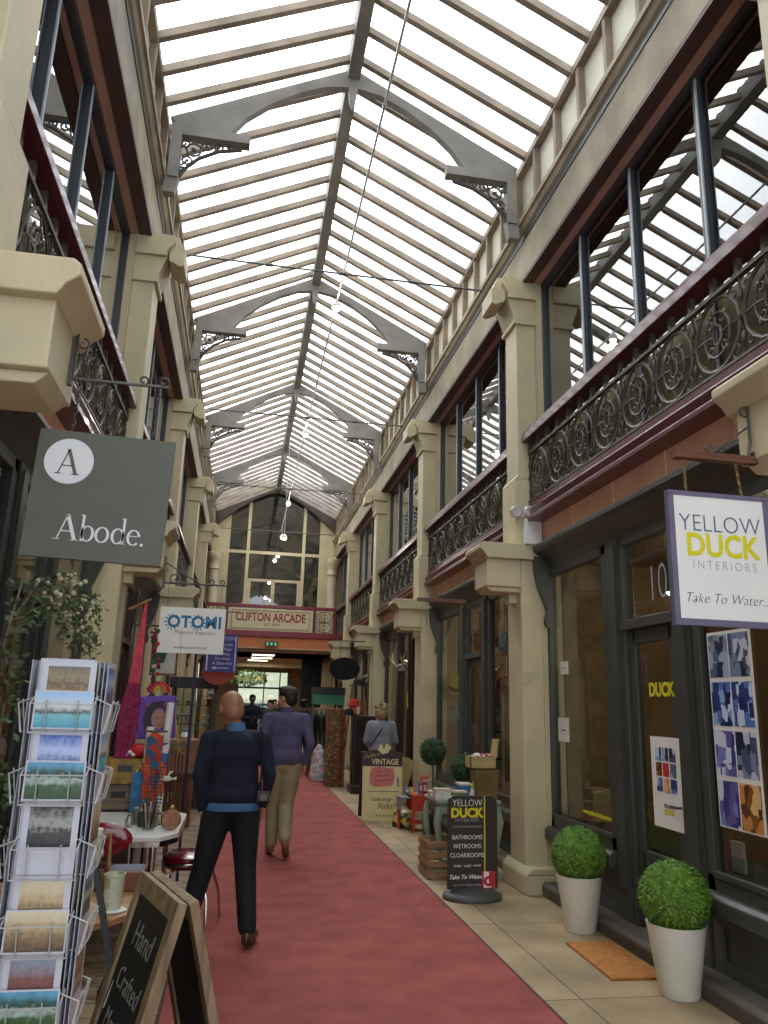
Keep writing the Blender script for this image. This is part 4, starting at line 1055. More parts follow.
def hat(loc, c, lab, sc=1.):
    t = thing('hat', lab, 'hat', loc, 0, None)
    MB().lathe([(.16, 0), (.165, .01), (.1, .02), (.09, .09), (.06, .12), (.01, .13)], n=18).build('felt', mat('felt_' + c[1:], c, .85, var=.1), t, smooth=True); MB().lathe([(.099, .02), (.096, .045)], n=18).build('band', BLACK, t); t.scale = (sc,) * 3
hat((2.42, 16.4, 2.02), '#15161a', 'black hat resting on top of the wooden stepladder', 1.15)
hat((2.22, 15.5, 1.62), '#c22a22', 'bright red hat on the display cabinet')
hat((2.12, 15.45, 1.43), '#141417', 'black feathery hat at the left end of the cabinet top')
t = thing('orange_bag', 'orange and white handbag standing on the cabinet top', 'bag', (2.26, 15.48, 1.43))
MB().ball((0, 0, .1), (.13, .08, .12), 14, 10).build('body', mat('orange_leather', '#d8643a', .5), t, smooth=True); MB().ball((.03, -.05, .1), (.05, .05, .1), 10, 8).build('white_panel', WHITEM, t, smooth=True)
MB().tube([(-.07, 0, .18), (0, 0, .28), (.07, 0, .18)], .01, 5).build('handle', mat('orange_leather', '#d8643a', .5), t)
t = thing('clothes_rail', 'rail of dark green and black garments behind the tapestry screen', 'clothes rail', (2.0, 18.3, 0))
MB().tube([(-.4, 0, 0), (-.4, 0, 1.5), (.35, 0, 1.5), (.35, 0, 0)], .014, 6).build('frame', STEEL, t)
GC = ['#26302a', '#1c1c1e', '#3a4434', '#2c2622', '#44503c', '#1a2420', '#33302c']
for i in range(7):
    x = -.36 + i * .115; b = MB(); c = GC[i]
    pr = [(.02, .25), (.05, .5), (.06, 1.0), (.07, 1.35), (.03, 1.45), (.01, 1.5)]
    b.lathe([(r_, z) for r_, z in pr], (x, 0, 0), 10, sc=(.9, 3.2)); b.build('garment', mat('cloth_' + c[1:], c, .9, var=.15), t, smooth=True)
t = thing('garment_bundle', 'pale floral dress bag hanging low at the carpet edge', 'dress', (1.78, 17.6, .02))
b = MB(); b.lathe([(.17, 0), (.2, .08), (.16, .3), (.11, .5), (.12, .62), (.05, .72), (.02, .76)], n=18, sc=(1, .7)); b.build('floral_cloth', patchy('floral', ['#c8d0cc', '#a8c8c0', '#d890a0', '#e4e0d8', '#8ab0a8', '#c8b0b8'], 20, .8), t, smooth=True)
MB().tube([(-.03, 0, .74), (0, 0, .86), (.05, 0, .9)], .008, 5).build('hook', STEEL, t)
t = thing('brown_handbag', 'small terracotta handbag on the carpet by the dark clothed shopper', 'bag', (1.66, 18.9, 0))
MB().ball((0, 0, .14), (.13, .08, .16), 14, 8).build('body', mat('terracotta', '#9a4a2c', .6), t, smooth=True); MB().tube([(-.08, 0, .24), (0, 0, .38), (.08, 0, .24)], .01, 5).build('handle', mat('terracotta', '#9a4a2c', .6), t)
t = thing('door_curtain', 'pale grey curtain in the shop doorway behind the stepladder', 'curtain', (3.02, ky(2) + .9, .5))
b = MB(); n = 24
for i in range(n):
    y0, y1 = i * .03, (i + 1) * .03; x0, x1 = -.05 + .02 * math.sin(i * 1.3), -.05 + .02 * math.sin((i + 1) * 1.3)
    b.quad([(x0, y0, 0), (x1, y1, 0), (x1, y1, 2.3), (x0, y0, 2.3)]); b.quad([(x0 + .004, y0, 0), (x1 + .004, y1, 0), (x1 + .004, y1, 2.3), (x0 + .004, y0, 2.3)])
b.build('cloth', mat('grey_curtain', '#a9a8a2', .8), t, smooth=True); MB().tube([(-.05, -.05, 2.3), (-.05, .78, 2.3)], .012, 6).build('rail', STEEL, t)
# ============================================================ left side
SAGE = mat('sage_grey_sign', '#57584c', .55, var=.04)
WHS = mat('white_sign_print', '#d8d8d6', .5, var=0)
t = thing('hanging_sign', 'grey-green square hanging sign reading Abode. with a white A roundel', 'sign', (-.61, 3.2, 2.705), rz=.0, rot=(0, .03, .0))
MB().box(-.27, .27, -.012, .012, -.53, 0).build('panel', SAGE, t)
MB().lathe([(.096, -.0155), (.096, -.012)], (-.14, 0, -.13), 40, axis='y').build('roundel', WHS, t)
b = MB(); serif(b, 'A', -.185, -.185, .105, -.0157); b.build('roundel_letter', SAGE, t)
b = MB(); serif(b, 'Abode.', -.15, -.455, .105, -.0125); b.build('lettering', WHS, t)
chain((-.15, 0, 0), (-.15, 0, .24), t, STEEL, n=9, r=.003); chain((.17, 0, 0), (.17, 0, .24), t, STEEL, n=9, r=.003)
t = thing('scroll_bracket', 'black iron scroll bracket holding the grey-green square sign', 'bracket', (-.80, 3.2, 2.945))
b = MB(); b.tube([(.0, 0, 0), (.41, 0, .0)], .007, 6); b.tube([(.01, 0, 0), (.015, 0, .28)], .006, 6)
def curl(cx, cz, r, a0, turns, sg, w=.005, y=0):
    pts = []
    for j in range(14):
        q = j / 13; a = a0 + sg * turns * 2 * PI * q; rr = r * (1 - .7 * q); pts.append((cx + rr * math.cos(a), y, cz + rr * math.sin(a)))
    b.tube(pts, w, 5)
curl(.385, .022, .026, -PI / 2, 1.1, 1); curl(.30, .022, .024, -PI / 2, 1.1, 1); curl(.04, .28, .026, PI, 1.1, -1); curl(.04, .16, .028, PI / 2, 1.0, -1)
b.build('scrollwork', STEEL, t)
MB().box(-.02, .012, -.015, .015, -.03, .31).build('wall_plate', STEEL, t)
# white OTOMI sign and its bracket
t = thing('hanging_sign', 'white hanging sign with blue spiky lettering OTOMI', 'sign', (-.495, 7.6, 2.50))
MB().box(-.305, .305, -.012, .012, -.43, 0).build('panel', PAPER, t)
BLU = mat('teal_blue_lettering', '#1f6f96', .5, var=0)
text('OTOMI', .155, BLU, (.02, -.013, -.14), FRONT, t, offset=.006, xs=.95, spacing=1.08)
b = MB()
for i, x in enumerate((-.19, .05)):
    for j in range(12):
        a = j * PI / 6; b.prism([(x + .05 * math.cos(a - .15), -.14 + .06 * math.sin(a - .15)), (x + .085 * math.cos(a), -.14 + .09 * math.sin(a)), (x + .05 * math.cos(a + .15), -.14 + .06 * math.sin(a + .15))], -.0135, -.0125)
b.build('letter_spikes', BLU, t)['kind'] = 'stuff'
text('Maestros Importers', .055, mat('mauve_lettering', '#8f6a8c', .5, var=0), (.03, -.013, -.235), FRONT, t, xs=.85)
text('www.otomi.co.uk', .042, INK, (0, -.013, -.375), FRONT, t)
for x in (-.25, .25): MB().tube([(x, 0, 0), (x, 0, .22)], .003, 4).build('hanger', STEEL, t)
t = thing('scroll_bracket', 'dark iron curled bracket above the white hanging sign', 'bracket', (-.80, 7.6, 2.73))
b = MB(); b.tube([(0, 0, 0), (.6, 0, 0)], .009, 6); curl(.55, .03, .03, -PI / 2, 1, 1, .007); curl(.45, .03, .03, -PI / 2, 1, 1, .007); curl(.1, .05, .05, -PI / 2, 1, -1, .007); b.tube([(0, 0, .2), (.35, 0, 0)], .007, 6); b.build('scrollwork', STEEL, t)
MB().box(-.01, .012, -.015, .015, -.05, .25).build('wall_plate', STEEL, t)
t = thing('hanging_sign', 'purple hanging sign with pale lines of text and an arrow', 'sign', (-.32, 12.1, 2.62))
PURP = mat('purple_sign', '#3b2f7a', .5, var=.05)
MB().box(-.25, .23, -.015, .015, -.56, 0).build('panel', PURP, t)
PT = mat('lilac_white', '#c9c6dc', .5, var=0)
for s_, z, sz in (('DUNSTONS', -.06, .075), ('Jewels to Sell', -.15, .05), ('Silver Plate', -.22, .055), ('Jewellery', -.29, .055), ('Fine Silver', -.36, .055), ("& Objet d'art", -.43, .055)): text(s_, sz, PT, (0.02, -.017, z), FRONT, t)
MB().box(-.1, .12, -.018, -.015, -.505, -.495).prism([(-.14, -.5), (-.08, -.475), (-.08, -.525)], -.018, -.015).build('arrow', PT, t)
b = MB(); b.box(-.22, -.2, -.018, -.015, -.54, -.02); b.box(.195, .21, -.018, -.015, -.54, -.02); b.build('border', PT, t)
MB().tube([(-.15, 0, 0), (-.15, 0, .35)], .004, 4).tube([(.1, 0, 0), (.1, 0, .35)], .004, 4).tube([(-.5, 0, .35), (.2, 0, .35)], .01, 6).build('hanger', STEEL, t)
t = thing('disc_sign', 'orange-red round sign below the purple hanging sign', 'sign', (-.36, 12.4, 2.06))
MB().lathe([(.24, -.012), (.245, 0), (.24, .012)], n=32, axis='y', sc=(1, .75)).build('panel', mat('orange_red', '#b8452a', .5), t); MB().tube([(0, 0, .1), (0, 0, .9)], .006, 5).build('hanger', STEEL, t)

# ---- flowering climber on the dark shopfront
t = thing('flowering_climber', 'leafy climbing plant with pale blossom on the dark left shopfront', 'climbing plant', (-1.30, 5.3, 0))
rr = random.Random(5); b = MB(); sp = []
def stem(pts, r=.006):
    b.tube(pts, r, 5)
    for p, q in zip(pts, pts[1:]):
        for i in range(6): sp.append(Vector(p).lerp(Vector(q), i / 6))
stem([(.0, -.6, 0), (.02, -.58, .8), (.0, -.55, 1.5), (.02, -.6, 2.1), (.05, -.4, 2.3)], .012)
stem([(.02, -.55, 1.6), (.0, -.7, 1.9), (.04, -.65, 2.3)]); stem([(.03, -.5, 2.1), (.06, 0, 2.25), (.1, .5, 2.2), (.12, 1.0, 2.12), (.12, 1.15, 1.95)])
stem([(.06, .0, 2.2), (.1, .3, 2.1), (.12, .75, 2.05), (.1, .8, 1.8)]); stem([(.1, .5, 2.2), (.12, .7, 2.35), (.13, 1.0, 2.28)]); stem([(.0, -.5, 1.2), (.05, -.7, 1.0), (.03, -.6, .7)]); stem([(.05, -.3, 2.25), (.08, 0.1, 2.38), (.1, .4, 2.3)])
b.build('stems', wood('bark', '#4a3826', '#7a6244', 3, 'Z'), t)
b = MB(); f = MB()
for p in sp:
    for i in range(7):
        c = p + Vector((rr.uniform(-.05, .09), rr.uniform(-.1, .1), rr.uniform(-.1, .08))); d = Vector((rr.uniform(-1, 1), rr.uniform(-1, 1), rr.uniform(-1, .4))).normalized(); u = d.orthogonal().normalized(); L_ = rr.uniform(.035, .065)
        b.quad([c - d * L_ / 2, c + u * L_ * .28, c + d * L_ / 2, c - u * L_ * .28])
    if rr.random() < .35 and p.z > 1.9 and p.y > -.45:
        for i in range(4): f.ball(p + Vector((rr.uniform(0, .12), rr.uniform(-.06, .06), rr.uniform(-.04, .08))), rr.uniform(.010, .018), 6, 4)
b.build('leaves', mat('climber_leaf', '#4f6238', .6, var=.3, scale=10), t)['kind'] = 'stuff'; f.build('blossom', mat('pale_blossom', '#d2c8a4', .7, var=.1), t)['kind'] = 'stuff'

# ---- revolving postcard rack
RKX, RKY = -.405, 2.05
t = thing('postcard_rack', 'white wire revolving rack full of postcards at the left edge', 'postcard rack', (RKX, RKY, 0), rz=0)
WIRE = mat('white_wire', '#a9a9a6', .35, var=0)
MB().tube([(0, 0, .02), (0, 0, 1.70)], .012, 8).build('pole', WIRE, t)
b = MB(); b.lathe([(.2, 0), (.2, .015), (.03, .03)], n=24); b.build('base', WIRE, t)
HW = .070; TH = .157
def pocket(mb, a, z):
    ca, sa = math.cos(a), math.sin(a)
    def Wp(u, d, zz): return (u * ca - d * sa, -u * sa * -1 - d * ca, zz) if False else (u * ca + d * sa, u * sa - d * ca, zz)
    D0, D1 = .055, .092
    mb.tube([Wp(-HW, D0, z + .085), Wp(-HW, D1 + .012, z + .065), Wp(-HW, D1, z), Wp(HW, D1, z), Wp(HW, D1 + .012, z + .065), Wp(HW, D0, z + .085)], .0022, 4)
    mb.tube([Wp(-HW, D1 + .012, z + .065), Wp(HW, D1 + .012, z + .065)], .0018, 4)
    for u in (-.035, .035): mb.tube([Wp(u, D0, z), Wp(u, D1, z), Wp(u, D1 + .012, z + .075)], .0018, 4)
    return Wp
for i in range(9):
    b = MB(); z = .31 + i * TH
    for a in (0, PI / 2, -PI / 2, PI): pocket(b, a, z)
    b.tube([(.055 * math.cos(q), .055 * math.sin(q), z + .1) for q in [j * PI / 4 for j in range(8)]], .002, 4, closed=True)
    b.build('wire_pockets', WIRE, t)
PIC = {
 'a sunny harbour with boats': picture('pic_harbour', [(0, '#3a8fa8'), (.35, '#6fb0b8'), (.45, '#4a4a44'), (.55, '#c8ccc4'), (1, '#8fb8dc')], 6, .12),
 'a terrace of warm stone houses': picture('pic_terrace', [(0, '#4a3a2c'), (.3, '#a88a5c'), (.5, '#5c4a38'), (.7, '#8a7a58'), (1, '#6a6258')], 9, .3),
 'a bright blue quay': picture('pic_quay', [(0, '#7a4a44'), (.3, '#4a5a8c'), (.6, '#a8b8dc'), (1, '#3a5aa8')], 7, .25),
 'a green river gorge with a bridge': picture('pic_gorge', [(0, '#1f3a24'), (.35, '#35582c'), (.55, '#a8b8b0'), (.65, '#2c4a34'), (1, '#5a9ab8')], 6, .3),
 'a black and white street scene': picture('pic_grey', [(0, '#141414'), (.4, '#3c3c3a'), (.6, '#9a9a96'), (1, '#1c1c1c')], 7, .4),
 'an old sepia town view': picture('pic_sepia', [(0, '#4a3a28'), (.4, '#8a7250'), (.6, '#b8a47c'), (1, '#cfc4a4')], 7, .25),
 'a reddish brick building': picture('pic_brick', [(0, '#3a2a2a'), (.5, '#7a4a44'), (1, '#8a98a8')], 8, .3),
}
keys = list(PIC)
CARDW = mat('card_white', '#bcbcc4', .5, var=.02)
pc_proto = {}
def postcard(pic, a, z, u, depth, land, lab, tilt=.2, wd=None):
    ky_ = (pic, land)
    if ky_ not in pc_proto:
        o = bpy.data.objects.new('postcard', None); COL.objects.link(o); o.empty_display_size = .03
        w_, h_ = (.132, .088) if land else (.122, .160)
        MB().box(-w_ / 2, w_ / 2, -.0006, .0006, 0, h_).build('card', CARDW, o)
        m_ = .004 if land else .014
        MB().box(-w_ / 2 + m_, w_ / 2 - m_, -.0012, -.0006, m_ if land else .06, h_ - m_).build('printed_view', PIC[pic], o)
        pc_proto[ky_] = o
    else: o = copy_tree(pc_proto[ky_])
    ca, sa = math.cos(a), math.sin(a)
    o.location = (RKX + u * ca + depth * sa, RKY + u * sa - depth * ca, z)
    o.rotation_euler = Euler((tilt * -1 if False else tilt, 0, a), 'XYZ')
    tag(o, lab, 'postcard', 'postcards in the wire rack')
    return o
ordt = ['lowest', 'second lowest', 'third lowest', 'fourth', 'fifth', 'sixth', 'fourth highest', 'third highest', 'second highest']
front = {8: ('a terrace of warm stone houses', True), 7: ('a bright blue quay', True), 6: ('a green river gorge with a bridge', True), 5: ('a black and white street scene', False), 4: ('an old sepia town view', True), 3: ('a green river gorge with a bridge', True), 2: ('an old sepia town view', True)}
seen = {8: 'a sunny harbour with boats', 7: 'a green river gorge with a bridge', 6: 'a bright blue quay', 5: 'an old sepia town view', 4: 'a green river gorge with a bridge', 3: 'an old sepia town view', 2: 'a green river gorge with a bridge', 1: 'a terrace of warm stone houses'}
tname = {8: 'top tier', 7: 'second tier', 6: 'third tier', 5: 'fourth tier', 4: 'fifth tier', 3: 'sixth tier', 2: 'seventh tier', 1: 'lowest tier'}
back = {8: 'a terrace of warm stone houses', 7: 'a bright blue quay', 6: 'a black and white street scene', 5: 'an old sepia town view', 4: 'a reddish brick building', 3: 'a sunny harbour with boats', 2: 'a bright blue quay', 1: 'an old sepia town view'}
for i in range(1, 9):
    z = .312 + i * TH
    if i != 6: postcard(seen[i], 0, z + .006, .0, .086, True, 'postcard of %s, lower front card of the %s' % (seen[i], tname[i]), tilt=0)
    for j in range(2):
        pic = back[i] if j == 0 else keys[(i + 3) % 7]
        postcard(pic, 0, z + .004 + .004 * j, .002 - .008 * j, .078 - j * .010, False, 'tall postcard of %s, %s, %s' % (pic, ['behind the lower card', 'rearmost'][j], tname[i]), tilt=0)
    for j in range(4):
        postcard(keys[(i * 2 + j) % 7], PI / 2, z + .004, rnd.uniform(-.006, .006), .086 - j * .010, False, '%s postcard in the right-hand pocket of the %s' % (['outermost', 'second', 'third', 'innermost'][j], tname[i]), tilt=0)
    for j in range(2):
        postcard(keys[(i * 3 + j) % 7], -PI / 2, z + .004, rnd.uniform(-.006, .006), .086 - j * .014, False, '%s postcard in the left-hand pocket of the %s' % (['outermost', 'inner'][j], tname[i]), tilt=0)

# ---- chalkboard A-frame
t = thing('chalkboard', 'wooden A-frame chalkboard with chalk writing, standing at bottom left', 'chalkboard', (-.23, 3.42, 0), rz=math.atan2(-.94, .33))
OAK = wood('weathered_oak', '#6a5640', '#a08a68', 2.2, 'Z')
def leaf_panel(sg, nm, par):
    b = MB(); b.T = Matrix.Translation((0, sg * .02, .93)) @ Matrix.Rotation(-sg * -.26, 4, 'X') @ Matrix.Translation((0, 0, -.96))
    T = b.T.copy()
    for x0, x1, z0, z1 in ((-.30, -.24, 0, .96), (.24, .30, 0, .96), (-.24, .24, .89, .96), (-.24, .24, .12, .19)): b.box(x0, x1, -.018, .018, z0, z1)
    o = b.build(nm, OAK, par, bevel=.003)
    b = MB(); b.T = T; b.box(-.24, .24, -.006, .006, .19, .89); b.build('slate_panel', mat('blackboard', '#1c1d1e', .6, var=.15), o if False else par)
    return T
Tf = leaf_panel(-1, 'front_frame', t); leaf_panel(1, 'rear_frame', t)
rotT = Tf.to_euler(); CHALK = mat('chalk', '#85857f', .9, var=0)
for s_, z, sz in (('Hand', .76, .13), ('Crafted', .60, .11), ('Mexican', .46, .10), ('textiles', .33, .09)):
    o = text(s_, sz, CHALK, tuple(Tf @ Vector((0, -.0085, z))), (PI / 2 + rotT.x, 0, 0), t, shear=.15, offset=-.001, name='chalk_writing')

# ---- round wooden table and what stands on it
t = thing('round_table', 'round light wood table with turned pedestal behind the postcard rack', 'table', (-.87, 4.12, 0))
MB().lathe([(.48, .685), (.5, .69), (.5, .715), (.49, .72)], n=40).build('top', wood('oak_top', '#8a6238', '#b08a58', 1.5, 'X'), t, smooth=True)
MB().lathe([(.12, .05), (.09, .1), (.05, .16), (.045, .3), (.08, .36), (.04, .42), (.05, .6), (.12, .685)], n=20).build('pedestal', wood('oak_dark', '#4a3424', '#7a5638', 1.5, 'Z'), t, smooth=True)
for i in range(3):
    a = i * 2.09 + .5; MB().tube([(.06 * math.cos(a), .06 * math.sin(a), .12), (.25 * math.cos(a), .25 * math.sin(a), .06), (.36 * math.cos(a), .36 * math.sin(a), .02)], [.04, .03, .02], 8).build('foot', wood('oak_dark', '#4a3424', '#7a5638', 1.5, 'Z'), t, smooth=True)
DOTS = patchy('pale_green_dots', ['#c9cbb0', '#c9cbb0', '#a3ab78', '#d2d3bd', '#c4c8ac'], 22, .5)
t = thing('enamel_bucket', 'pale cylinder pot with faint green spots, nearest on the round table', 'pot', (-.50, 3.93, .722))
MB().lathe([(.038, 0), (.046, .15), (.048, .155), (.043, .155), (.036, .02), (.01, .015)], n=24).build('body', DOTS, t, smooth=True); MB().lathe([(.06, 0), (.065, .006), (.045, .01)], n=24).build('saucer', WHITEM, t, smooth=True)
t = thing('enamel_bucket', 'taller pale green pot behind the rack on the round table', 'pot', (-.68, 4.18, .722))
MB().lathe([(.055, 0), (.07, .30), (.066, .30), (.05, .02), (.01, .015)], n=24).build('body', DOTS, t, smooth=True); MB().lathe([(.071, .29), (.073, .305), (.068, .305)], n=24).build('rim', WHITEM, t, smooth=True)
WCH = wood('chest_wood', '#4a2e1e', '#7a4e34', 3, 'X')
t = thing('wooden_chest', 'small dark wooden chest with glazed lid on the round table', 'chest', (-.50, 4.38, .722))
MB().box(-.09, .09, -.09, .09, 0, .09).build('body', WCH, t, bevel=.004); MB().box(-.075, .075, -.075, .075, .09, .096).build('glass_lid', mat('lid_glass', '#8a929a', .15), t)
t = thing('cutlery_tray', 'wooden carrying tray of cutlery with a looped handle', 'tray', (-.66, 4.42, .722)); t.location = (-.72, 4.40, .722)
# sits at the back of the table
b = MB(); b.box(-.13, .13, -.09, .09, 0, .01)
for q in ((-.13, -.12, -.09, .09), (.12, .13, -.09, .09), (-.13, .13, -.09, -.08), (-.13, .13, .08, .09)): b.box(*q, 0, .10)
b.build('box', WCH, t); MB().tube([(-.125, 0, .08), (-.12, 0, .25), (.12, 0, .25), (.125, 0, .08)], .011, 6).build('handle', wood('ladder_wood', '#6a4c30', '#a07a50', 2, 'Z'), t)
proto = None
for i in range(9):
    if proto is None:
        o = proto = MB().tube([(0, 0, 0), (0, 0, .13)], .004, 5).ball((0, 0, .15), (.013, .004, .022), 8, 6).build('cutlery_piece', mat('old_silver', '#a8a49a', .3, metal=.8), smooth=True)
    else: o = proto.copy(); COL.objects.link(o)
    o.location = (-.82 + .024 * i, 4.38 + rnd.uniform(-.03, .03), .735); o.rotation_euler = (rnd.uniform(-.2, .2), rnd.uniform(-.3, .3), rnd.uniform(0, 3))
    tag(o, 'old silver spoon standing upright in the wooden carrying tray', 'spoon', 'spoons in the wooden tray')
t = thing('leaning_batten', 'dark flat batten leaning against the edge of the round table', 'batten', (-.40, 3.62, 0))
b = MB(); b.tube([(.06, -.02, 0), (.0, 0, .45), (-.16, .06, .98)], .017, 4); b.build('batten', BLACK, t)
MB().obox((-.02, -.02, .5), (.03, .05, .1), (0, .3, 0)).build('pale_clamp', WHITEM, t)
t = thing('low_crate', 'low dark crate under the edge of the round table', 'crate', (-.52, 4.55, 0)); t.location = (-.42, 4.0, 0)
MB().box(-.1, .1, -.12, .12, 0, .42).build('body', BROWNJ, t, bevel=.005); MB().box(-.102, .102, -.122, .122, .3, .33).build('band', WCH, t)
proto = None
for i in range(4):
    if proto is None: o = proto = MB().lathe([(.02, 0), (.035, .03), (.042, .04), (.038, .04), (.03, .02), (.005, .008)], n=20).build('white_cup', WHITEM, smooth=True)
    else: o = proto.copy(); COL.objects.link(o)
    o.location = (-.40, 3.98, .422 + i * .024); tag(o, 'white cup in the little stack on the low crate, ' + ['bottom one', 'second from below', 'third from below', 'top one'][i], 'cup', 'stacked white cups')

# ---- diner furniture
CHR = mat('chrome', '#c9c4bc', .15, metal=1., var=0); VIN = mat('oxblood_vinyl', '#7a1220', .18, var=.05, coat=.6)
t = thing('diner_stool', 'oxblood red vinyl stool with curved chrome legs beside the walking man', 'stool', (-.30, 6.60, 0))
MB().lathe([(.18, .40), (.20, .42), (.205, .45), (.2, .485), (.15, .505), (.01, .515)], n=32).build('seat', VIN, t, smooth=True); MB().lathe([(.203, .425), (.208, .43), (.208, .445), (.203, .45)], n=32).build('chrome_band', CHR, t, smooth=True)
for a in (-.9, .25, 2.3, 3.9):
    MB().tube([(.10 * math.cos(a), .10 * math.sin(a), .41), (.19 * math.cos(a), .19 * math.sin(a), .36), (.25 * math.cos(a), .25 * math.sin(a), .2), (.27 * math.cos(a), .27 * math.sin(a), .0)], .011, 8).build('leg', CHR, t, smooth=True)
t = thing('diner_chair', 'oxblood red diner chair pushed towards the white table', 'chair', (-.78, 5.30, 0))
b = MB(); b.ball((0, 0, .80), (.19, .035, .10), 20, 10); b.build('backrest', VIN, t, smooth=True); MB().box(-.19, .19, .02, .38, .42, .48).build('seat', VIN, t, bevel=.025)
for s_ in (-1, 1):
    MB().tube([(s_ * .17, .0, .8), (s_ * .18, .0, .45), (s_ * .19, -.06, 0)], .012, 8).build('leg', CHR, t, smooth=True); MB().tube([(s_ * .18, .0, .44), (s_ * .18, .34, .42), (s_ * .19, .38, 0)], .012, 8).build('leg', CHR, t, smooth=True)
t = thing('diner_table', 'white topped diner table with ribbed metal edge, covered in trinkets', 'table', (-.76, 6.3, 0))
b = MB(); b.prism([(-.36, -.6), (.3, -.6), (.40, -.42), (.40, .52), (.34, .6), (-.36, .6)], .72, .752, 'z'); b.build('top', mat('white_laminate', '#e2dfd8', .3, var=.02), t, bevel=.004)
b = MB()
for z in (.69, .702, .714): b.prism([(-.365, -.605), (.3, -.605), (.405, -.42), (.405, .52), (.34, .605), (-.365, .605)], z, z + .008, 'z')
b.prism([(-.355, -.595), (.295, -.595), (.395, -.415), (.395, .515), (.335, .595), (-.355, .595)], .685, .72, 'z'); b.build('ribbed_edge', CHR, t)
for x, y in ((-.26, -.45), (.24, -.4), (-.26, .45), (.26, .45)): MB().tube([(x, y, .69), (x * 1.05, y * 1.05, 0)], .02, 10).build('leg', CHR, t, smooth=True)
# trinkets on it
t = thing('tumbler', 'clear glass tumbler of pens and trinkets at the front of the white table', 'tumbler', (-.57, 5.98, .753))
MB().lathe([(.045, 0), (.055, .12), (.052, .12), (.04, .01)], n=18).build('glass', glass('clear_acrylic', '#eef2f2', .8), t, smooth=True)
for i in range(8):
    a = i * .8; MB().tube([(.02 * math.cos(a), .02 * math.sin(a), .012), (.05 * math.cos(a), .05 * math.sin(a), .16 + .01 * (i % 3))], .006, 5).build('pen', [mat('old_silver', '#a8a49a'), BLACK, mat('bone', '#b9ab90')][i % 3], t)
t = thing('round_purse', 'small round brown purse on the right end of the white table', 'purse', (-.42, 5.98, .753))
MB().lathe([(.06, -.02), (.07, 0), (.06, .02)], (0, 0, .07), 22, axis='y').build('body', mat('tan_purse', '#9a6a4c', .5, var=.3, scale=40), t, smooth=True); MB().ball((0, 0, .15), (.02, .01, .018), 8, 6).build('clasp', BRASS, t)
proto = None
TR = ['#a8a49a', '#3a3430', '#8a7a5c', '#c8c0b0', '#5a6a5c', '#7a4a3c']
for i in range(10):
    c = TR[i % 6]; nm_ = ['silver', 'black', 'brass', 'cream', 'green', 'copper'][i % 6]
    t = thing('trinket_jar', nm_ + ' little trinket jar in the cluster on the white table, ' + ['front row', 'second row', 'back row'][i // 4], 'jar', (-.84 + .085 * (i % 4) + .03 * (i // 4) + .12, 6.12 + .11 * (i // 4), .753), 0, 'trinket jars on the white table')
    h_ = .07 + .03 * (i % 3); MB().lathe([(.02, 0), (.032, .02), (.028, h_ * .7), (.018, h_), (.022, h_ + .005)], n=14).build('jar', mat('trinket_' + nm_, c, .3, metal=.5 if i % 3 == 0 else 0), t, smooth=True)
    MB().ball((0, 0, h_ + .012), (.018, .018, .012), 8, 6).build('stopper', mat('trinket_' + TR[(i + 2) % 6], TR[(i + 2) % 6], .4), t)
# stack of crates and boxes against the pillar
def crate(nm, lab, x, y, z, sx, sy, sz, m, extra=None):
    t = thing(nm, lab, 'box', (x, y, z), rz=extra or 0)
    b = MB(); b.box(-sx, sx, -sy, sy, 0, .012); 
    for q in ((-sx, -sx + .015, -sy, sy), (sx - .015, sx, -sy, sy), (-sx, sx, -sy, -sy + .015), (-sx, sx, sy - .015, sy)): b.box(*q, 0, sz)
    b.build('box', m, t, bevel=.003)
    MB().box(-sx * .25, sx * .25, -sy - .004, -sy, sz * .5, sz * .75).build('hand_hole', BLACK, t)
    return t
CW = wood('crate_brown', '#4e3626', '#7c5c40', 2, 'X')
crate('wooden_crate', 'brown wooden crate at the bottom of the stack behind the white table', -.92, 7.08, 0, .24, .16, .30, CW)
crate('wooden_crate', 'brown wooden crate second from the bottom of the stack', -.92, 7.08, .302, .24, .16, .28, CW)
t = thing('red_cloth_bundle', 'dark red cloth bundle between the two brown crates of the stack', 'cloth', (-.90, 7.08, .584))
MB().box(-.25, .25, -.17, .17, 0, .17).build('folded_cloth', mat('wine_cloth', '#7c1c28', .8, var=.2), t, bevel=.04); MB().tube([(-.24, -.175, .05), (0, -.185, .03), (.24, -.178, .1)], .006, 5).build('pink_trim', mat('pink_trim', '#c87a80', .6), t)
crate('wooden_crate', 'grey-brown crate under the ochre box at the top of the stack', -.92, 7.06, .757, .23, .15, .20, wood('crate_greybrown', '#4a3c32', '#74604c', 2, 'X'))
crate('ochre_box', 'ochre yellow old printed box on top of the stack of crates', -.90, 7.04, .96, .23, .14, .20, mat('ochre_print', '#96742c', .6, var=.3, scale=14), .1)
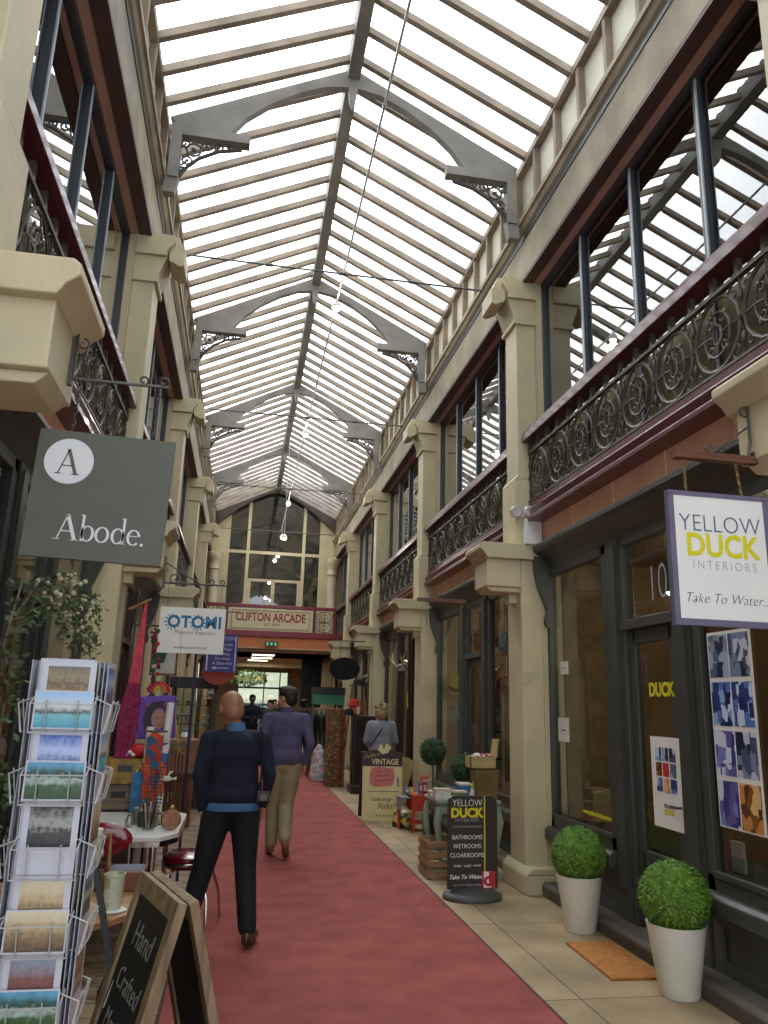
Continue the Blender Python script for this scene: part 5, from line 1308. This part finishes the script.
# tall paper rolls and hanging cloths
for i, (x, y, z0, h_, lx, c, lab) in enumerate(((-.73, 6.85, .0, 1.42, .02, '#d6d4cc', 'shorter white tube standing behind the white table'), (-.62, 6.90, .0, 1.62, .05, '#dcdad2', 'taller white tube leaning in front of the purple bag'))):
    t = thing('poster_tube', lab, 'tube', (x, y, z0)); MB().tube([(0, 0, 0), (lx, 0, h_)], .032, 14).build('tube', mat('tube_white', '#d6d4cc', .6), t, smooth=True); MB().tube([(lx * .55, -.001, h_ * .55), (lx * .8, -.001, h_ * .8)], .0335, 14).build('printed_band', patchy('tube_print', ['#d8642c', '#2a6aa8', '#d8d4cc', '#7a3a6a'], 14), t, smooth=True)
t = thing('hanging_cloth', 'orange patterned cloth hanging behind the white table', 'cloth', (-.66, 6.75, .76))
b = MB()
for i in range(8):
    x0 = -.06 + i * .016; b.box(x0, x0 + .018, -.01 + .008 * (i % 2), .004 + .008 * (i % 2), .0 + .02 * (i % 3), .62)
b.build('cloth', patchy('orange_paisley', ['#b8401c', '#c8502c', '#b8401c', '#3a5a7a', '#c8b49a', '#a83a1c'], 16, .8), t); MB().tube([(-.09, 0, .63), (.1, 0, .63)], .008, 6).build('rod', STEEL, t)
t = thing('blue_print_bag', 'blue printed paper bag behind the orange cloth', 'bag', (-.76, 6.84, .76))
MB().box(-.05, .05, -.03, .03, 0, .3).build('bag', mat('blue_bag', '#2a6a9a', .5, var=.3, scale=15), t); MB().tube([(-.03, 0, .3), (0, 0, .36), (.03, 0, .3)], .004, 5).build('handle', WHITEM, t)
t = thing('wind_chime', 'set of thin metal chimes hanging right of the orange cloth', 'chimes', (-.50, 7.0, 0.95))
for i in range(5): MB().tube([(-.06 + i * .03, 0, -.1 - .03 * (i % 2)), (-.06 + i * .03, 0, .32 - .02 * i)], .006, 6).build('chime_rod', CHR, t)
MB().box(-.08, .08, -.01, .01, .32, .335).build('top_bar', STEEL, t); MB().tube([(0, 0, .33), (-.05, .05, 1.3)], .002, 4).build('cord', STEEL, t)
t = thing('white_bird', 'small cream paper bird ornament by the chimes', 'ornament', (-.545, 6.80, 1.02)); MB().ball((0, 0, 0), (.05, .02, .022), 10, 8).build('body', mat('cream_bird', '#cfc8b0', .6), t, smooth=True); MB().quad([(0, 0, 0), (.06, .0, .06), (.02, .03, .06)]).quad([(.03, 0, 0), (.09, 0, .02), (.08, 0, -.01)]).build('wing', mat('cream_bird', '#cfc8b0', .6), t)
t = thing('bead_strings', 'strings of dark beads and red beads hanging above the trinkets', 'beads', (-.60, 6.62, 1.12))
for i in range(5):
    b = MB()
    for j in range(12): b.ball((-.05 + i * .022 + .006 * math.sin(j), .01 * (i % 2), -.02 - j * .027), .010, 6, 4)
    b.build('string', mat('bead_%d' % i, ['#2a4a3a', '#8a2a24', '#1c1c1e', '#3a6a6a', '#7a3a2a'][i], .3), t, smooth=True)
MB().tube([(-.08, 0, 0), (.07, 0, 0)], .006, 6).build('bar', STEEL, t)
# pink net hammock hanging from a stick
t = thing('hammock', 'folded pink and magenta net hammock hanging from a wooden stick', 'hammock', (-.86, 6.98, 2.47))
HP = mat('coral_net', '#c8485a', .8, var=.2, scale=20); HM = mat('magenta_net', '#8a1c4a', .8, var=.35, scale=40)
for nm, m_, pr in (('coral_cord', HP, [(.008, 0), (.018, -.2), (.035, -.5), (.04, -.72)]), ('magenta_net', HM, [(.04, -.70), (.065, -.85), (.07, -1.05), (.06, -1.25), (.055, -1.4), (.02, -1.42)])):
    b = MB(); n = 26; rings = []
    for r_, z in pr:
        rings.append(b.pts([((r_ * (1 + .22 * (k % 2))) * math.cos(2 * PI * k / n) + z * .05, (r_ * .6) * (1 + .22 * (k % 2)) * math.sin(2 * PI * k / n), z) for k in range(n)]))
    for a_, c_ in zip(rings, rings[1:]):
        for k in range(n): b.f.append([a_ + k, a_ + (k + 1) % n, c_ + (k + 1) % n, c_ + k]); b.m.append(0)
    b.build(nm, m_, t)
MB().tube([(-.14, 0, -.08), (.04, 0, .02)], .014, 8).build('stick', wood('ladder_wood', '#6a4c30', '#a07a50', 2, 'Z'), t)
# picture frame, garland and the purple printed bag
t = thing('picture_frame', 'wooden framed picture with green and white shapes, hung by the pillar', 'picture', (-.76, 7.97, 1.87))
WF = wood('frame_wood', '#5a3a26', '#8a5c3c', 3, 'X')
b = MB(); W_, H_ = .13, .42
for q in ((-W_, W_, 0, .02), (-W_, W_, H_ - .02, H_), (-W_, -W_ + .02, 0, H_), (W_ - .02, W_, 0, H_)): b.box(q[0], q[1], -.012, .012, q[2], q[3])
b.build('frame', WF, t); MB().box(-.11, .11, -.004, .006, .02, .40).build('print', mat('print_white', '#c9c9c0', .5), t)
MB().prism([(-.11, .1), (.0, .12), (.03, .25), (.0, .3), (-.05, .33), (-.11, .38)], -.006, -.004).build('green_shape', mat('print_green', '#1f5a4a', .5), t)
MB().tube([(0, 0, .42), (0, .03, .5)], .004, 4).build('hanging_wire', STEEL, t)
t = thing('flower_garland', 'red, orange and green paper garland hanging between hammock and frame', 'garland', (-.80, 7.2, 2.25))
b = MB(); b2 = MB(); b3 = MB()
for i in range(44):
    q = i / 43; p = (rnd.uniform(-.03, .03) + .05 * math.sin(3 * q), rnd.uniform(-.03, .03), -q * .62); (b, b2, b3)[i % 3].ball(p, rnd.uniform(.012, .022), 7, 5)
b.build('red_flowers', mat('garland_red', '#a8281c', .7), t)['kind'] = 'stuff'; b2.build('leaves', mat('garland_green', '#2a4a2c', .7), t)['kind'] = 'stuff'; b3.build('dark_flowers', mat('garland_plum', '#5c1c2c', .7), t)['kind'] = 'stuff'
MB().tube([(.02, 0, 0), (.0, -.1, .12), (-.04, -.2, .21)], .003, 4).build('cord', STEEL, t)
t = thing('rainbow_pompom', 'red, orange and yellow striped round ornament above the purple bag', 'ornament', (-.70, 7.12, 1.70))
for i, c in enumerate(('#b81c1c', '#d8641c', '#d8b81c')):
    MB().tube([((.085 - i * .022) * math.cos(a), -.004 * i, (.085 - i * .022) * math.sin(a)) for a in [j * PI / 10 for j in range(11)]], .013, 6).build('stripe', mat('stripe_' + c[1:], c, .7), t, smooth=True)
t = thing('printed_bag', 'purple shopping bag printed with a dark haired woman\'s face', 'bag', (-.68, 7.05, 1.32), rot=(0, -.06, .05))
MB().box(-.155, .155, -.03, .03, 0, .35).build('bag', mat('purple_bag', '#5a2a9a', .45, var=.12), t, bevel=.008)
SK = mat('print_skin', '#a87a68', .6, var=.1)
MB().prism([(.02 + .06 * math.cos(a), .16 + .085 * math.sin(a)) for a in [j * PI / 8 for j in range(16)]], -.0325, -.031).build('printed_face', SK, t)
b = MB(); b.prism([(-.09, .05), (-.04, .05), (-.045, .17), (-.02, .235), (.03, .255), (.08, .23), (.085, .17), (.1, .26), (.05, .31), (-.04, .30), (-.09, .24), (-.11, .15)], -.0335, -.031); b.build('printed_hair', mat('print_hair', '#2c1a22', .6, var=.2), t)
b = MB(); b.box(.0, .025, -.034, -.0325, .165, .172); b.box(.04, .065, -.034, -.0325, .165, .172); b.box(.015, .05, -.034, -.0325, .105, .113); b.build('printed_features', mat('print_hair', '#2c1a22'), t)
b = MB()
for s_ in (-.09, .07): b.ball((s_, -.035, .27), (.02, .004, .02), 8, 6)
b.build('printed_flowers', mat('print_flower', '#7a3a5a', .6), t)
MB().tube([(.1, 0, .34), (.15, 0, .2), (.18, -.01, 0), (.2, 0, -.12)], .008, 6).build('yellow_tassel', mat('tassel_yellow', '#c8a01c', .7), t)
MB().tube([(-.08, 0, .34), (0, 0, .48), (.08, 0, .34)], .006, 6).build('handle', mat('purple_bag', '#5a2a9a'), t)
t = thing('red_ornament', 'bright red ornament with white bobbles on the ochre box', 'ornament', (-.80, 7.0, 1.162)); MB().ball((0, 0, .06), (.09, .06, .06), 12, 8).build('body', mat('bright_red', '#c01c24', .5, var=.15), t, smooth=True)
b = MB(); [b.ball((-.1 + .03 * i, -.04, .03 + .02 * (i % 2)), .018, 8, 6) for i in range(3)]; b.build('bobbles', WHITEM, t, smooth=True)
# support the hanging goods: a dark steel pole frame in front of the pillar
t = thing('goods_frame', 'dark pole frame with hanging goods between the white sign and cabinet', 'frame', (-.66, 8.0, 0))
MB().tube([(-.42, 0, 0), (-.42, 0, 2.36)], .014, 8).build('post', STEEL, t); MB().tube([(.2, 0, 0), (.2, 0, 2.36)], .014, 8).build('post', mat('purple_pole', '#3a2a4a', .4), t); MB().tube([(-.42, 0, 2.35), (.2, 0, 2.35)], .01, 8).build('top_rail', STEEL, t)
MB().tube([(-.42, 0, 1.5), (.2, 0, 1.5)], .008, 8).build('middle_rail', STEEL, t)
# bamboo-fronted cabinet
t = thing('slatted_cabinet', 'brown cabinet with vertical cane front beyond the white table', 'cabinet', (-.76, 11.3, 0))
CB2 = wood('cabinet_brown', '#5c3a22', '#8a5c38', 2, 'Z')
MB().box(-.2, .22, -.2, .3, .68, 1.12).build('top_box', mat('tan_leather', '#8a6644', .5, var=.2), t, bevel=.01); MB().box(-.17, .2, -.15, .28, .02, .68).build('body', CB2, t)
b = MB(); [b.tube([(-.17 + i * .031, -.17, .02), (-.17 + i * .031, -.17, .67)], .012, 6) for i in range(13)]; b.build('cane_front', CB2, t, smooth=True)
t = thing('white_teapot', 'small white and blue pot on top of the cane fronted cabinet', 'pot', (-.70, 11.3, 1.122)); MB().lathe([(.04, 0), (.07, .03), (.06, .08), (.02, .1)], n=16).build('body', WHITEM, t, smooth=True); MB().ball((0, 0, .1), (.035, .035, .03), 10, 8).build('blue_lid', mat('cobalt', '#2a4a9a', .3), t, smooth=True)
# glass display cabinet
t = thing('glass_cabinet', 'tall dark framed glass display cabinet behind the bald man', 'cabinet', (-.72, 13.3, 0))
b = MB()
for x in (-.34, .32):
    for y in (-.22, .26): b.box(x - .02, x + .02, y - .02, y + .02, .0, 1.85)
b.box(-.36, .34, -.24, .28, 0, .5); b.build('frame', BROWNJ, t); MB().box(-.4, .38, -.28, .3, 1.83, 2.0).build('hood', BLACK, t, bevel=.01)
MB().box(-.33, .31, -.225, -.22, .5, 1.83).box(.315, .32, -.2, .24, .5, 1.83).build('glass', GL, t)
for z in (.9, 1.25, 1.55): MB().box(-.32, .3, -.2, .24, z, z + .012).build('shelf', mat('shelf_glass', '#7a8a86', .2), t)
rr = random.Random(3)
for i in range(12):
    z = (.912, 1.262, 1.562)[i % 3]; cn = ['silver', 'green', 'white', 'brass'][i % 4]; h_ = rr.uniform(.06, .16)
    x_ = -.26 + .16 * (i // 3)
    t = thing('glass_ornament', '%s ornament on the %s shelf of the glass cabinet' % (cn, ('lowest', 'middle', 'top')[i % 3]), 'ornament', (-.72 + x_, 13.25, z), 0, 'ornaments in the glass cabinet')
    MB().lathe([(.03, 0), (.035, .01), (.015, h_ * .4), (.04, h_ * .8), (.03, h_)], n=12).build('ornament', mat('orn_' + cn, {'silver': '#b8bab8', 'green': '#5a8a7a', 'white': '#dcdcd6', 'brass': '#a88a4c'}[cn], .25), t, smooth=True)
# ribbed floor tiles on the left before the stalls
struct('floor_tiles_left', MB().box(-1.6, -.34, 5, 24, .0, .006), patchy('brick_floor', ['#7a6450', '#8a7460', '#6a5644', '#96806a'], 7, .8, stretch=(1, 3, 1)))
# hanging basket plants at the far doors
t = thing('hanging_planter', 'trailing green plants on a high ledge before the far doors', 'plants', (.22, 30.6, 2.42))
MB().box(-.5, .7, -.12, .12, 0, .16).build('trough', mat('pale_trough', '#8a8a5c', .6), t)
b = MB(); rr = random.Random(9)
for i in range(420):
    x = rr.uniform(-.6, .75); dz = rr.uniform(-.35, .32) * (1 - .5 * abs(x) / .8); c = Vector((x, rr.uniform(-.22, .12), .1 + dz)); d = Vector((rr.uniform(-1, 1), rr.uniform(-1, 1), rr.uniform(-1, 1))).normalized(); u = d.orthogonal().normalized() * .03
    b.quad([c - d * .08, c + u, c + d * .08, c - u])
b.build('foliage', mat('far_leaf', '#4a6638', .6, var=.25), t)['kind'] = 'stuff'
MB().tube([(-.4, 0, .16), (-.4, 0, .66)], .008, 5).tube([(.5, 0, .16), (.5, 0, .66)], .008, 5).build('chains', STEEL, t)
t = thing('parked_car', 'pale blue-grey parked car in the street beyond the far doors', 'car', (.6, 39.3, 0))
b = MB(); b.prism([(-2.1, .25), (2.1, .25), (2.15, .7), (1.9, .9), (1.2, .98), (.7, 1.42), (-.9, 1.45), (-1.6, 1.0), (-2.1, .9)], -.8, .8); b.build('body', mat('car_paint', '#8fa6b8', .25), t, bevel=.05)
MB().prism([(1.0, .98), (.62, 1.36), (-.82, 1.38), (-1.35, 1.0)], -.81, .81).build('windows', BLACK, t)
for x in (-1.35, 1.35):
    for y in (-.8, .8): MB().lathe([(.32, -.1), (.34, 0), (.32, .1)], (x, y, .34), 20, axis='y').build('wheel', BLACK, t, smooth=True)
t = thing('dark_banner', 'tall black banner panel hanging on the right of the passage', 'banner', (2.35, 27, 1.5))
MB().box(-.35, .35, -.02, .02, 0, 1.6).build('cloth', mat('black_cloth', '#15171a', .9), t); MB().tube([(-.36, 0, 1.6), (.36, 0, 1.6)], .02, 6).build('rod', STEEL, t); MB().tube([(0, 0, 1.6), (0, 0, 1.7)], .01, 5).build('hook', STEEL, t)
# ============================================================ people
SKIN = mat('skin', '#c08a70', .5, var=.05); SKIN2 = mat('skin_ruddy', '#94644a', .5, var=.05)
def V(*a): return Vector(a)
def hand_caps(w, d, side, sc=1., curl=.5, palm_n=None):
    """palm, four jointed fingers and a thumb hanging from wrist w in direction d; side +1 right, -1 left"""
    d = d.normalized(); n = (palm_n or V(-side, 0, 0)); n = (n - d * n.dot(d)).normalized(); u = d.cross(n).normalized()   # u spans the knuckles
    if u.y < 0: u = -u                      # thumb edge points forward (+y)
    caps = []; P0 = w
    K = P0 + d * .085 * sc
    for i, k in enumerate((-.030, -.010, .010, .030)):
        caps.append((P0 + u * k * .5, K + u * k, .016 * sc, .0125 * sc))
    for i, (k, L) in enumerate(((.030, .068), (.010, .076), (-.010, .072), (-.030, .056))):
        a = K + u * k * 1.02 * sc; dd = (d + n * .35 * curl).normalized(); b = a + dd * L * .5 * sc
        d2 = (d + n * 1.3 * curl).normalized(); c = b + d2 * L * .5 * sc
        caps.append((a, b, .0095 * sc, .0085 * sc)); caps.append((b, c, .0085 * sc, .007 * sc))
    t0 = P0 + d * .02 * sc + u * .022 * sc; t1 = t0 + (d * .7 + u * .6 + n * .25).normalized() * .042 * sc; t2 = t1 + (d * .95 + u * .1 + n * .3).normalized() * .032 * sc
    caps += [(t0, t1, .0125 * sc, .0105 * sc), (t1, t2, .0105 * sc, .008 * sc)]
    return caps
def head_forms(c, yaw, pitch, sc=1., female=False, tilt=0.):
    """skull, jaw, nose, ears, brow, lips; faces +y before yaw"""
    R = Euler((pitch, tilt, yaw)).to_matrix()
    def p(x, y, z): return c + R @ V(x, y, z) * sc
    e = tuple(Euler((pitch, tilt, yaw)))
    k = .93 if female else 1.
    B = [(p(0, -.008, .02), (.076 * k * sc, .095 * k * sc, .092 * sc), e), (p(0, .022, -.045), (.058 * k * sc, .066 * k * sc, .072 * sc), e), (p(0, -.03, -.02), (.066 * k * sc, .066 * sc, .075 * sc), e),
         (p(0, .082, -.016), (.012 * sc, .020 * sc, .022 * sc), e), (p(0, .070, -.095), (.024 * sc, .020 * sc, .018 * sc), e), (p(0, .078, .024), (.048 * sc, .012 * sc, .010 * sc), e),
         (p(0, .080, -.058), (.024 * sc, .010 * sc, .006 * sc), e), (p(0, .078, -.070), (.020 * sc, .010 * sc, .006 * sc), e)]
    for s_ in (-1, 1): B += [(p(s_ * .078 * k, -.004, -.008), (.008 * sc, .020 * sc, .032 * sc), e), (p(s_ * .045, .055, -.035), (.022 * sc, .024 * sc, .022 * sc), e)]
    return B, p, e
def eyes(p, sc, parent):
    for s_ in (-1, 1):
        b = MB(); b.ball(p(s_ * .030, .078, .004), .010 * sc, 10, 8); b.build('eye', mat('eye_white', '#d8d4cc', .2, var=0), parent, smooth=True)
def person(label, loc, rz, J, top, legs, shoe, hair=None, hairm=None, skin=None, voxel=.0075, skirt=None, headp=(0, 0), sc=1., group=None, female=False, topv=.012, collar=None):
    skin = skin or SKIN
    t = thing('person', label, 'person', loc, rz, group); t.scale = (sc,) * 3
    g = J.get
    hip = g('hip', V(0, 0, .92)); ch = g('chest', V(0, 0, 1.27)); nk = g('neck', V(0, .0, 1.44)); hd = g('head', V(0, .02, 1.60)); sw = g('sw', .185)
    caps = [(ch + V(0, 0, .12), nk, .07, .055), (nk, hd - V(0, .015, .04), .056, .056)]
    balls = [(hip + V(0, 0, .02), (.155, .105, .13)), ((hip + ch) / 2 + V(0, 0, 0), (.13, .095, .16)), (ch, (.16, .11, .17))]
    hs = g('hs', 1.06); hb, p, e = head_forms(hd, headp[1], headp[0], hs, female); balls += hb
    tc = []; tb = [(hip + V(0, 0, .06), (.190, .142, .12)), ((hip + ch) / 2 + V(0, 0, .0), (.182, .132, .2)), (ch + V(0, 0, .0), (.195, .135, .175)), (ch + V(0, -.02, .07), (.16, .115, .10))]; hb_ = [(hip + V(-.06, 0, .045), hip + V(.06, 0, .045), .140, .140)]
    tc.append((ch + V(-sw + .03, 0, .105), ch + V(sw - .03, 0, .105), .066, .066)); tc.append((ch + V(0, 0, .10), nk - V(0, 0, .03), .09, .064))
    for s_ in (-1, 1): tc.append((ch + V(s_ * (sw - .02), 0, .105), nk + V(0, 0, -.035), .058, .05))
    tc += hb_
    lg = g('baggy', 1.)
    lc = [(hip + V(-.05, 0, .0), hip + V(.05, 0, .0), .118, .118)]; lb = [(hip + V(0, -.0, -.02), (.168, .120, .12))]
    if g('puff'): tb = [(q[0], tuple(v * g('puff') for v in q[1])) for q in tb]
    for s_, n in ((-1, 'L'), (1, 'R')):
        sh = g('sh' + n, ch + V(s_ * sw, 0, .10)); el = g('el' + n, V(s_ * .25, -.03, 1.12)); wr = g('wr' + n, V(s_ * .245, .04, .87))
        caps += [(sh, el, .045, .036), (el, wr, .036, .024)]; caps += hand_caps(wr, (wr - el).normalized() * .6 + V(0, 0, -.4), s_, 1., .6)
        tc += [(sh, el, .066, .052), (el, wr.lerp(el, .04), .052, .036)]
        hp = hip + V(s_ * .088, 0, -.02); kn = g('kn' + n, V(s_ * .1, .02, .49)); an = g('an' + n, V(s_ * .1, -.02, .09)); toe = g('toe' + n, an + V(s_ * .03, .19, -.055)); heel = g('heel' + n, an + V(0, -.035, -.05))
        caps += [(hp, kn, .082, .052), (kn, an, .05, .034), (an, toe, .035, .025)]
        lc += [(hp + V(0, 0, .03), hp.lerp(kn, .35), .108, .098 * lg), (hp.lerp(kn, .35), kn, .098 * lg, .074 * lg), (kn, an.lerp(kn, .08), .074 * lg, .060 * lg)]
        if shoe:
            fuse('shoe', [(heel + V(0, 0, .01), toe, .036, .034), (heel.lerp(toe, .5), toe, .042, .036), (heel + V(0, 0, .02), an + V(0, 0, .0), .036, .042), (heel.lerp(toe, .3) + V(0, 0, .02), an + V(0, 0, .01), .04, .04)], (), .009, shoe, t, 4)
    fuse('body', caps, balls, voxel, skin, t, 3)
    if legs and not skirt: fuse('trousers', lc, lb, topv, legs, t, 8)
    if skirt:
        b = MB(); n = 28
        b.lathe([(.17, 1.0), (.19, .85), (.21, .65), (.24, .42), (.235, .42), (.1, .9)], (hip.x, hip.y, 0), n, sc=(1, .8)); b.build('skirt', skirt, t, smooth=True)
    fuse('top', tc, tb, topv, top, t, 8)
    eyes(p, 1., t)
    if hair:
        fuse('hair', (), [(p(*q[0]), tuple(v * hs for v in q[1]), e) for q in hair], .008, hairm, t, 4)
    return t, p, e
NAVY = mat('navy_knit', '#0d1226', .9, var=.12, scale=40, bump=.2, bscale=200); DENIM = mat('dark_trousers', '#090a12', .85, var=.12, scale=10)
LB = mat('light_blue_shirt', '#3d678f', .75, var=.06); BRS = mat('brown_leather_shoe', '#3a241a', .25, var=.1)
J = dict(hip=V(0, 0, .93), chest=V(-.005, .0, 1.26), neck=V(-.01, .01, 1.43), head=V(-.06, .045, 1.575), sw=.195, hs=1.17, baggy=1.1,
         knR=V(.12, .03, .50), anR=V(.16, -.13, .10), toeR=V(.21, .055, .045), heelR=V(.155, -.165, .05),
         knL=V(-.17, .03, .50), anL=V(-.27, .0, .10), toeL=V(-.33, .18, .045), heelL=V(-.26, -.035, .045),
         elL=V(-.25, -.05, 1.11), wrL=V(-.215, .02, .87), elR=V(.25, -.06, 1.12), wrR=V(.215, .02, .90))
t, p, e = person('bald man in navy jumper and dark trousers walking away, nearest the camera', (.0, 6.0, .014), 0, J, NAVY, DENIM, BRS, skin=SKIN2, headp=(-.30, .45))
b = MB(); b.lathe([(.178, .93), (.186, .882), (.189, .877), (.192, .882), (.184, .93)], (0, -.005, 0), 32, sc=(1.02, .78)); b.build('shirt_tail', LB, t, smooth=True)
b = MB(); b.lathe([(.075, 1.405), (.062, 1.455), (.058, 1.48), (.053, 1.475)], (-.012, .008, 0), 24, sc=(1.05, 1)); b.build('shirt_collar', LB, t, smooth=True)
# camera on a strap over the right shoulder
c = thing('camera', 'small dark camera hanging on a strap at the bald man\'s right side', 'camera', (.21, 5.82, 1.0))
MB().box(-.045, .045, -.02, .02, -.035, .035).build('camera_body', BLACK, c, bevel=.006); MB().lathe([(.025, -.05), (.028, -.02)], (0, 0, 0), 16, axis='y').build('lens', STEEL, c, smooth=True)
b = MB(); b.tube([(-.03, .01, .035), (-.02, .015, .2), (-.01, .03, .36), (-.05, .06, .47), (-.07, .16, .49)], .007, 6); b.build('strap', BLACK, c, smooth=True)
MB().tube([(-.01, -.005, .035), (-.014, -.01, .11)], .006, 5).build('red_tag', mat('tag_red', '#8a3a4a', .6), c)

FLE = mat('purple_grey_fleece', '#4e4a66', .9, var=.1, scale=30, bump=.15, bscale=150); KHA = mat('khaki_trousers', '#8f8460', .85, var=.1, scale=10); SUE = mat('tan_suede', '#7a5434', .8, var=.15)
J = dict(hip=V(0, 0, .95), chest=V(.01, .02, 1.29), neck=V(.01, .03, 1.46), head=V(-.0, .05, 1.61), sw=.20, puff=1.06, baggy=1.12,
         knR=V(.05, .04, .50), anR=V(.04, -.26, .19), toeR=V(.07, -.13, .04), heelR=V(.04, -.315, .15),
         knL=V(-.08, .12, .51), anL=V(-.08, .1, .09), toeL=V(-.1, .29, .04), heelL=V(-.08, .06, .045),
         elL=V(-.27, -.06, 1.15), wrL=V(-.22, .1, .98), elR=V(.27, -.08, 1.14), wrR=V(.23, .02, .92))
HB = mat('dark_brown_hair', '#241a14', .6, var=.2, scale=50, bump=.3, bscale=120)
HAIRM = [((0, -.02, .045), (.088, .102, .082)), ((0, -.055, -.01), (.080, .064, .078)), ((0, .04, .085), (.07, .055, .035))]
t, p, e = person('man in purple-grey fleece and khaki trousers walking away, head turned left', (.53, 9.1, .014), .0, J, FLE, KHA, SUE, hair=HAIRM, hairm=HB, headp=(0, .95), sc=1.045)
b = MB(); b.lathe([(.085, 1.42), (.078, 1.48), (.074, 1.515), (.066, 1.51)], (.008, .03, 0), 24); b.build('fleece_collar', FLE, t, smooth=True)

GRYT = mat('pale_grey_top', '#8d9099', .9, var=.08, scale=20); BLOND = mat('blonde_curls', '#a08a62', .7, var=.3, scale=60, bump=.5, bscale=60)
rr = random.Random(4)
HC = [((0, -.02, .04), (.098, .108, .09)), ((0, -.05, -.04), (.105, .075, .09))] + [((rr.uniform(-.09, .09), rr.uniform(-.12, .0), rr.uniform(-.1, .12)), (.03, .03, .03)) for _ in range(26)]
J = dict(hip=V(0, 0, .90), chest=V(0, .0, 1.24), neck=V(0, .01, 1.41), head=V(.0, .03, 1.555), sw=.185, puff=1.08, elL=V(-.25, .02, 1.08), wrL=V(-.2, .2, 1.0), elR=V(.25, .02, 1.08), wrR=V(.2, .2, 1.0))
t, p, e = person('woman with blonde curly hair and pale grey top behind the vintage sign', (2.34, 13.05, 0), -.1, J, GRYT, DENIM, BLACK, hair=HC, hairm=BLOND, female=True, headp=(-.15, -.2), sc=.99, voxel=.01)
b = MB(); b.tube([(.08, -.06, 1.42), (-.02, -.150, 1.25), (-.14, -.155, 1.08), (-.19, -.08, .98)], .011, 6); b.build('bag_strap', BLACK, t, smooth=True)

BLK = mat('black_cloth2', '#111216', .9, var=.1); DKB2 = mat('dark_blue_coat', '#131a28', .9, var=.1); OLV = mat('olive_grey_cloth', '#3a3c34', .9, var=.1); BLJ = mat('blue_jacket', '#1c3350', .8, var=.1); PALE = mat('pale_skirt_cloth', '#b8a8a0', .8, var=.06)
HD = mat('black_hair', '#120f0e', .6, var=.1)
def J0(**k): d = dict(hip=V(0, 0, .90)); d.update(k); return d
person('dark haired shopper in black jacket reaching for the clothes rail', (1.62, 20.2, .014), -.5, J0(elR=V(.3, .15, 1.2), wrR=V(.33, .4, 1.35)), BLK, DENIM, BLACK, hair=HAIRM, hairm=HD, voxel=.013, topv=.02, female=True)
person('tall person in dark blue coat facing the camera at the passage mouth', (.36, 23.4, .014), PI, J0(elL=V(-.27, .05, 1.12), wrL=V(-.1, .2, 1.1), elR=V(.27, .05, 1.12), wrR=V(.1, .2, 1.1)), DKB2, DENIM, BLACK, hair=HAIRM, hairm=HD, voxel=.013, topv=.02, sc=1.06, skin=mat('skin_deep', '#5a3c30', .5))
person('person in olive grey top behind the fleeced man\'s shoulder', (.86, 22.6, .014), PI - .3, J0(), OLV, DENIM, BLACK, hair=HAIRM, hairm=HD, voxel=.013, topv=.02, female=True, sc=.98)
person('person in blue jacket half hidden at left of the passage', (-.04, 22.2, .014), PI + .6, J0(), BLJ, DENIM, BLACK, hair=HAIRM, hairm=HD, voxel=.013, topv=.02, sc=.96)
person('farther person in dark clothes by the far doors', (1.15, 27.0, .014), PI, J0(), BLK, DENIM, BLACK, hair=HAIRM, hairm=HD, voxel=.013, topv=.02)
# ============================================================ sky, sun, camera
w = bpy.data.worlds.new('sky'); scn.world = w; w.use_nodes = True
nt = w.node_tree; bg = nt.nodes['Background']
tc = nt.nodes.new('ShaderNodeTexCoord')
dp = nt.nodes.new('ShaderNodeVectorMath'); dp.operation = 'DOT_PRODUCT'
SUN = Vector((-.22, .62, .75)).normalized(); dp.inputs[1].default_value = SUN
nt.links.new(tc.outputs['Generated'], dp.inputs[0])
r = nt.nodes.new('ShaderNodeValToRGB'); e = r.color_ramp.elements
e[0].position = .2; e[0].color = (.80, .86, .95, 1); e[1].position = 1.; e[1].color = (2.6, 2.55, 2.45, 1)
x = e.new(.85); x.color = (1.05, 1.07, 1.1, 1)
nt.links.new(dp.outputs['Value'], r.inputs[0]); nt.links.new(r.outputs[0], bg.inputs[0])
bg.inputs[1].default_value = 5.
l = bpy.data.lights.new('hazy_sun', 'SUN'); l.energy = 4.; l.angle = math.radians(35); l.color = (1, .97, .9)
o = bpy.data.objects.new('hazy_sun', l); COL.objects.link(o); o.rotation_euler = SUN.to_track_quat('Z', 'Y').to_euler()
o.location = (0, 0, 30)

YAW, PITCH, ROLL, F = .1731, .2453, .0283, 770
cam = bpy.data.cameras.new('camera'); co = bpy.data.objects.new('camera', cam); COL.objects.link(co); scn.camera = co
fw = Vector((math.sin(YAW) * math.cos(PITCH), math.cos(YAW) * math.cos(PITCH), math.sin(PITCH)))
rt = Vector((math.cos(YAW), -math.sin(YAW), 0)); up = rt.cross(fw)
r2 = rt * math.cos(ROLL) + up * math.sin(ROLL); u2 = -rt * math.sin(ROLL) + up * math.cos(ROLL)
co.matrix_world = Matrix(((r2.x, u2.x, -fw.x, 0), (r2.y, u2.y, -fw.y, 0), (r2.z, u2.z, -fw.z, 1.65), (0, 0, 0, 1)))
cam.sensor_fit = 'VERTICAL'; cam.sensor_height = 24; cam.lens = F / 1024 * 24; cam.clip_start = .05; cam.clip_end = 300
vs = scn.view_settings; vs.view_transform = 'Standard'; vs.look = 'None'; vs.gamma = 1; vs.use_curve_mapping = False; vs.exposure = -.85
scn.cycles.max_bounces = 10; scn.cycles.transparent_max_bounces = 16; scn.cycles.diffuse_bounces = 5; scn.cycles.glossy_bounces = 4
scn.cycles.use_denoising = True; scn.cycles.sample_clamp_indirect = 6; scn.cycles.caustics_reflective = False; scn.cycles.caustics_refractive = False
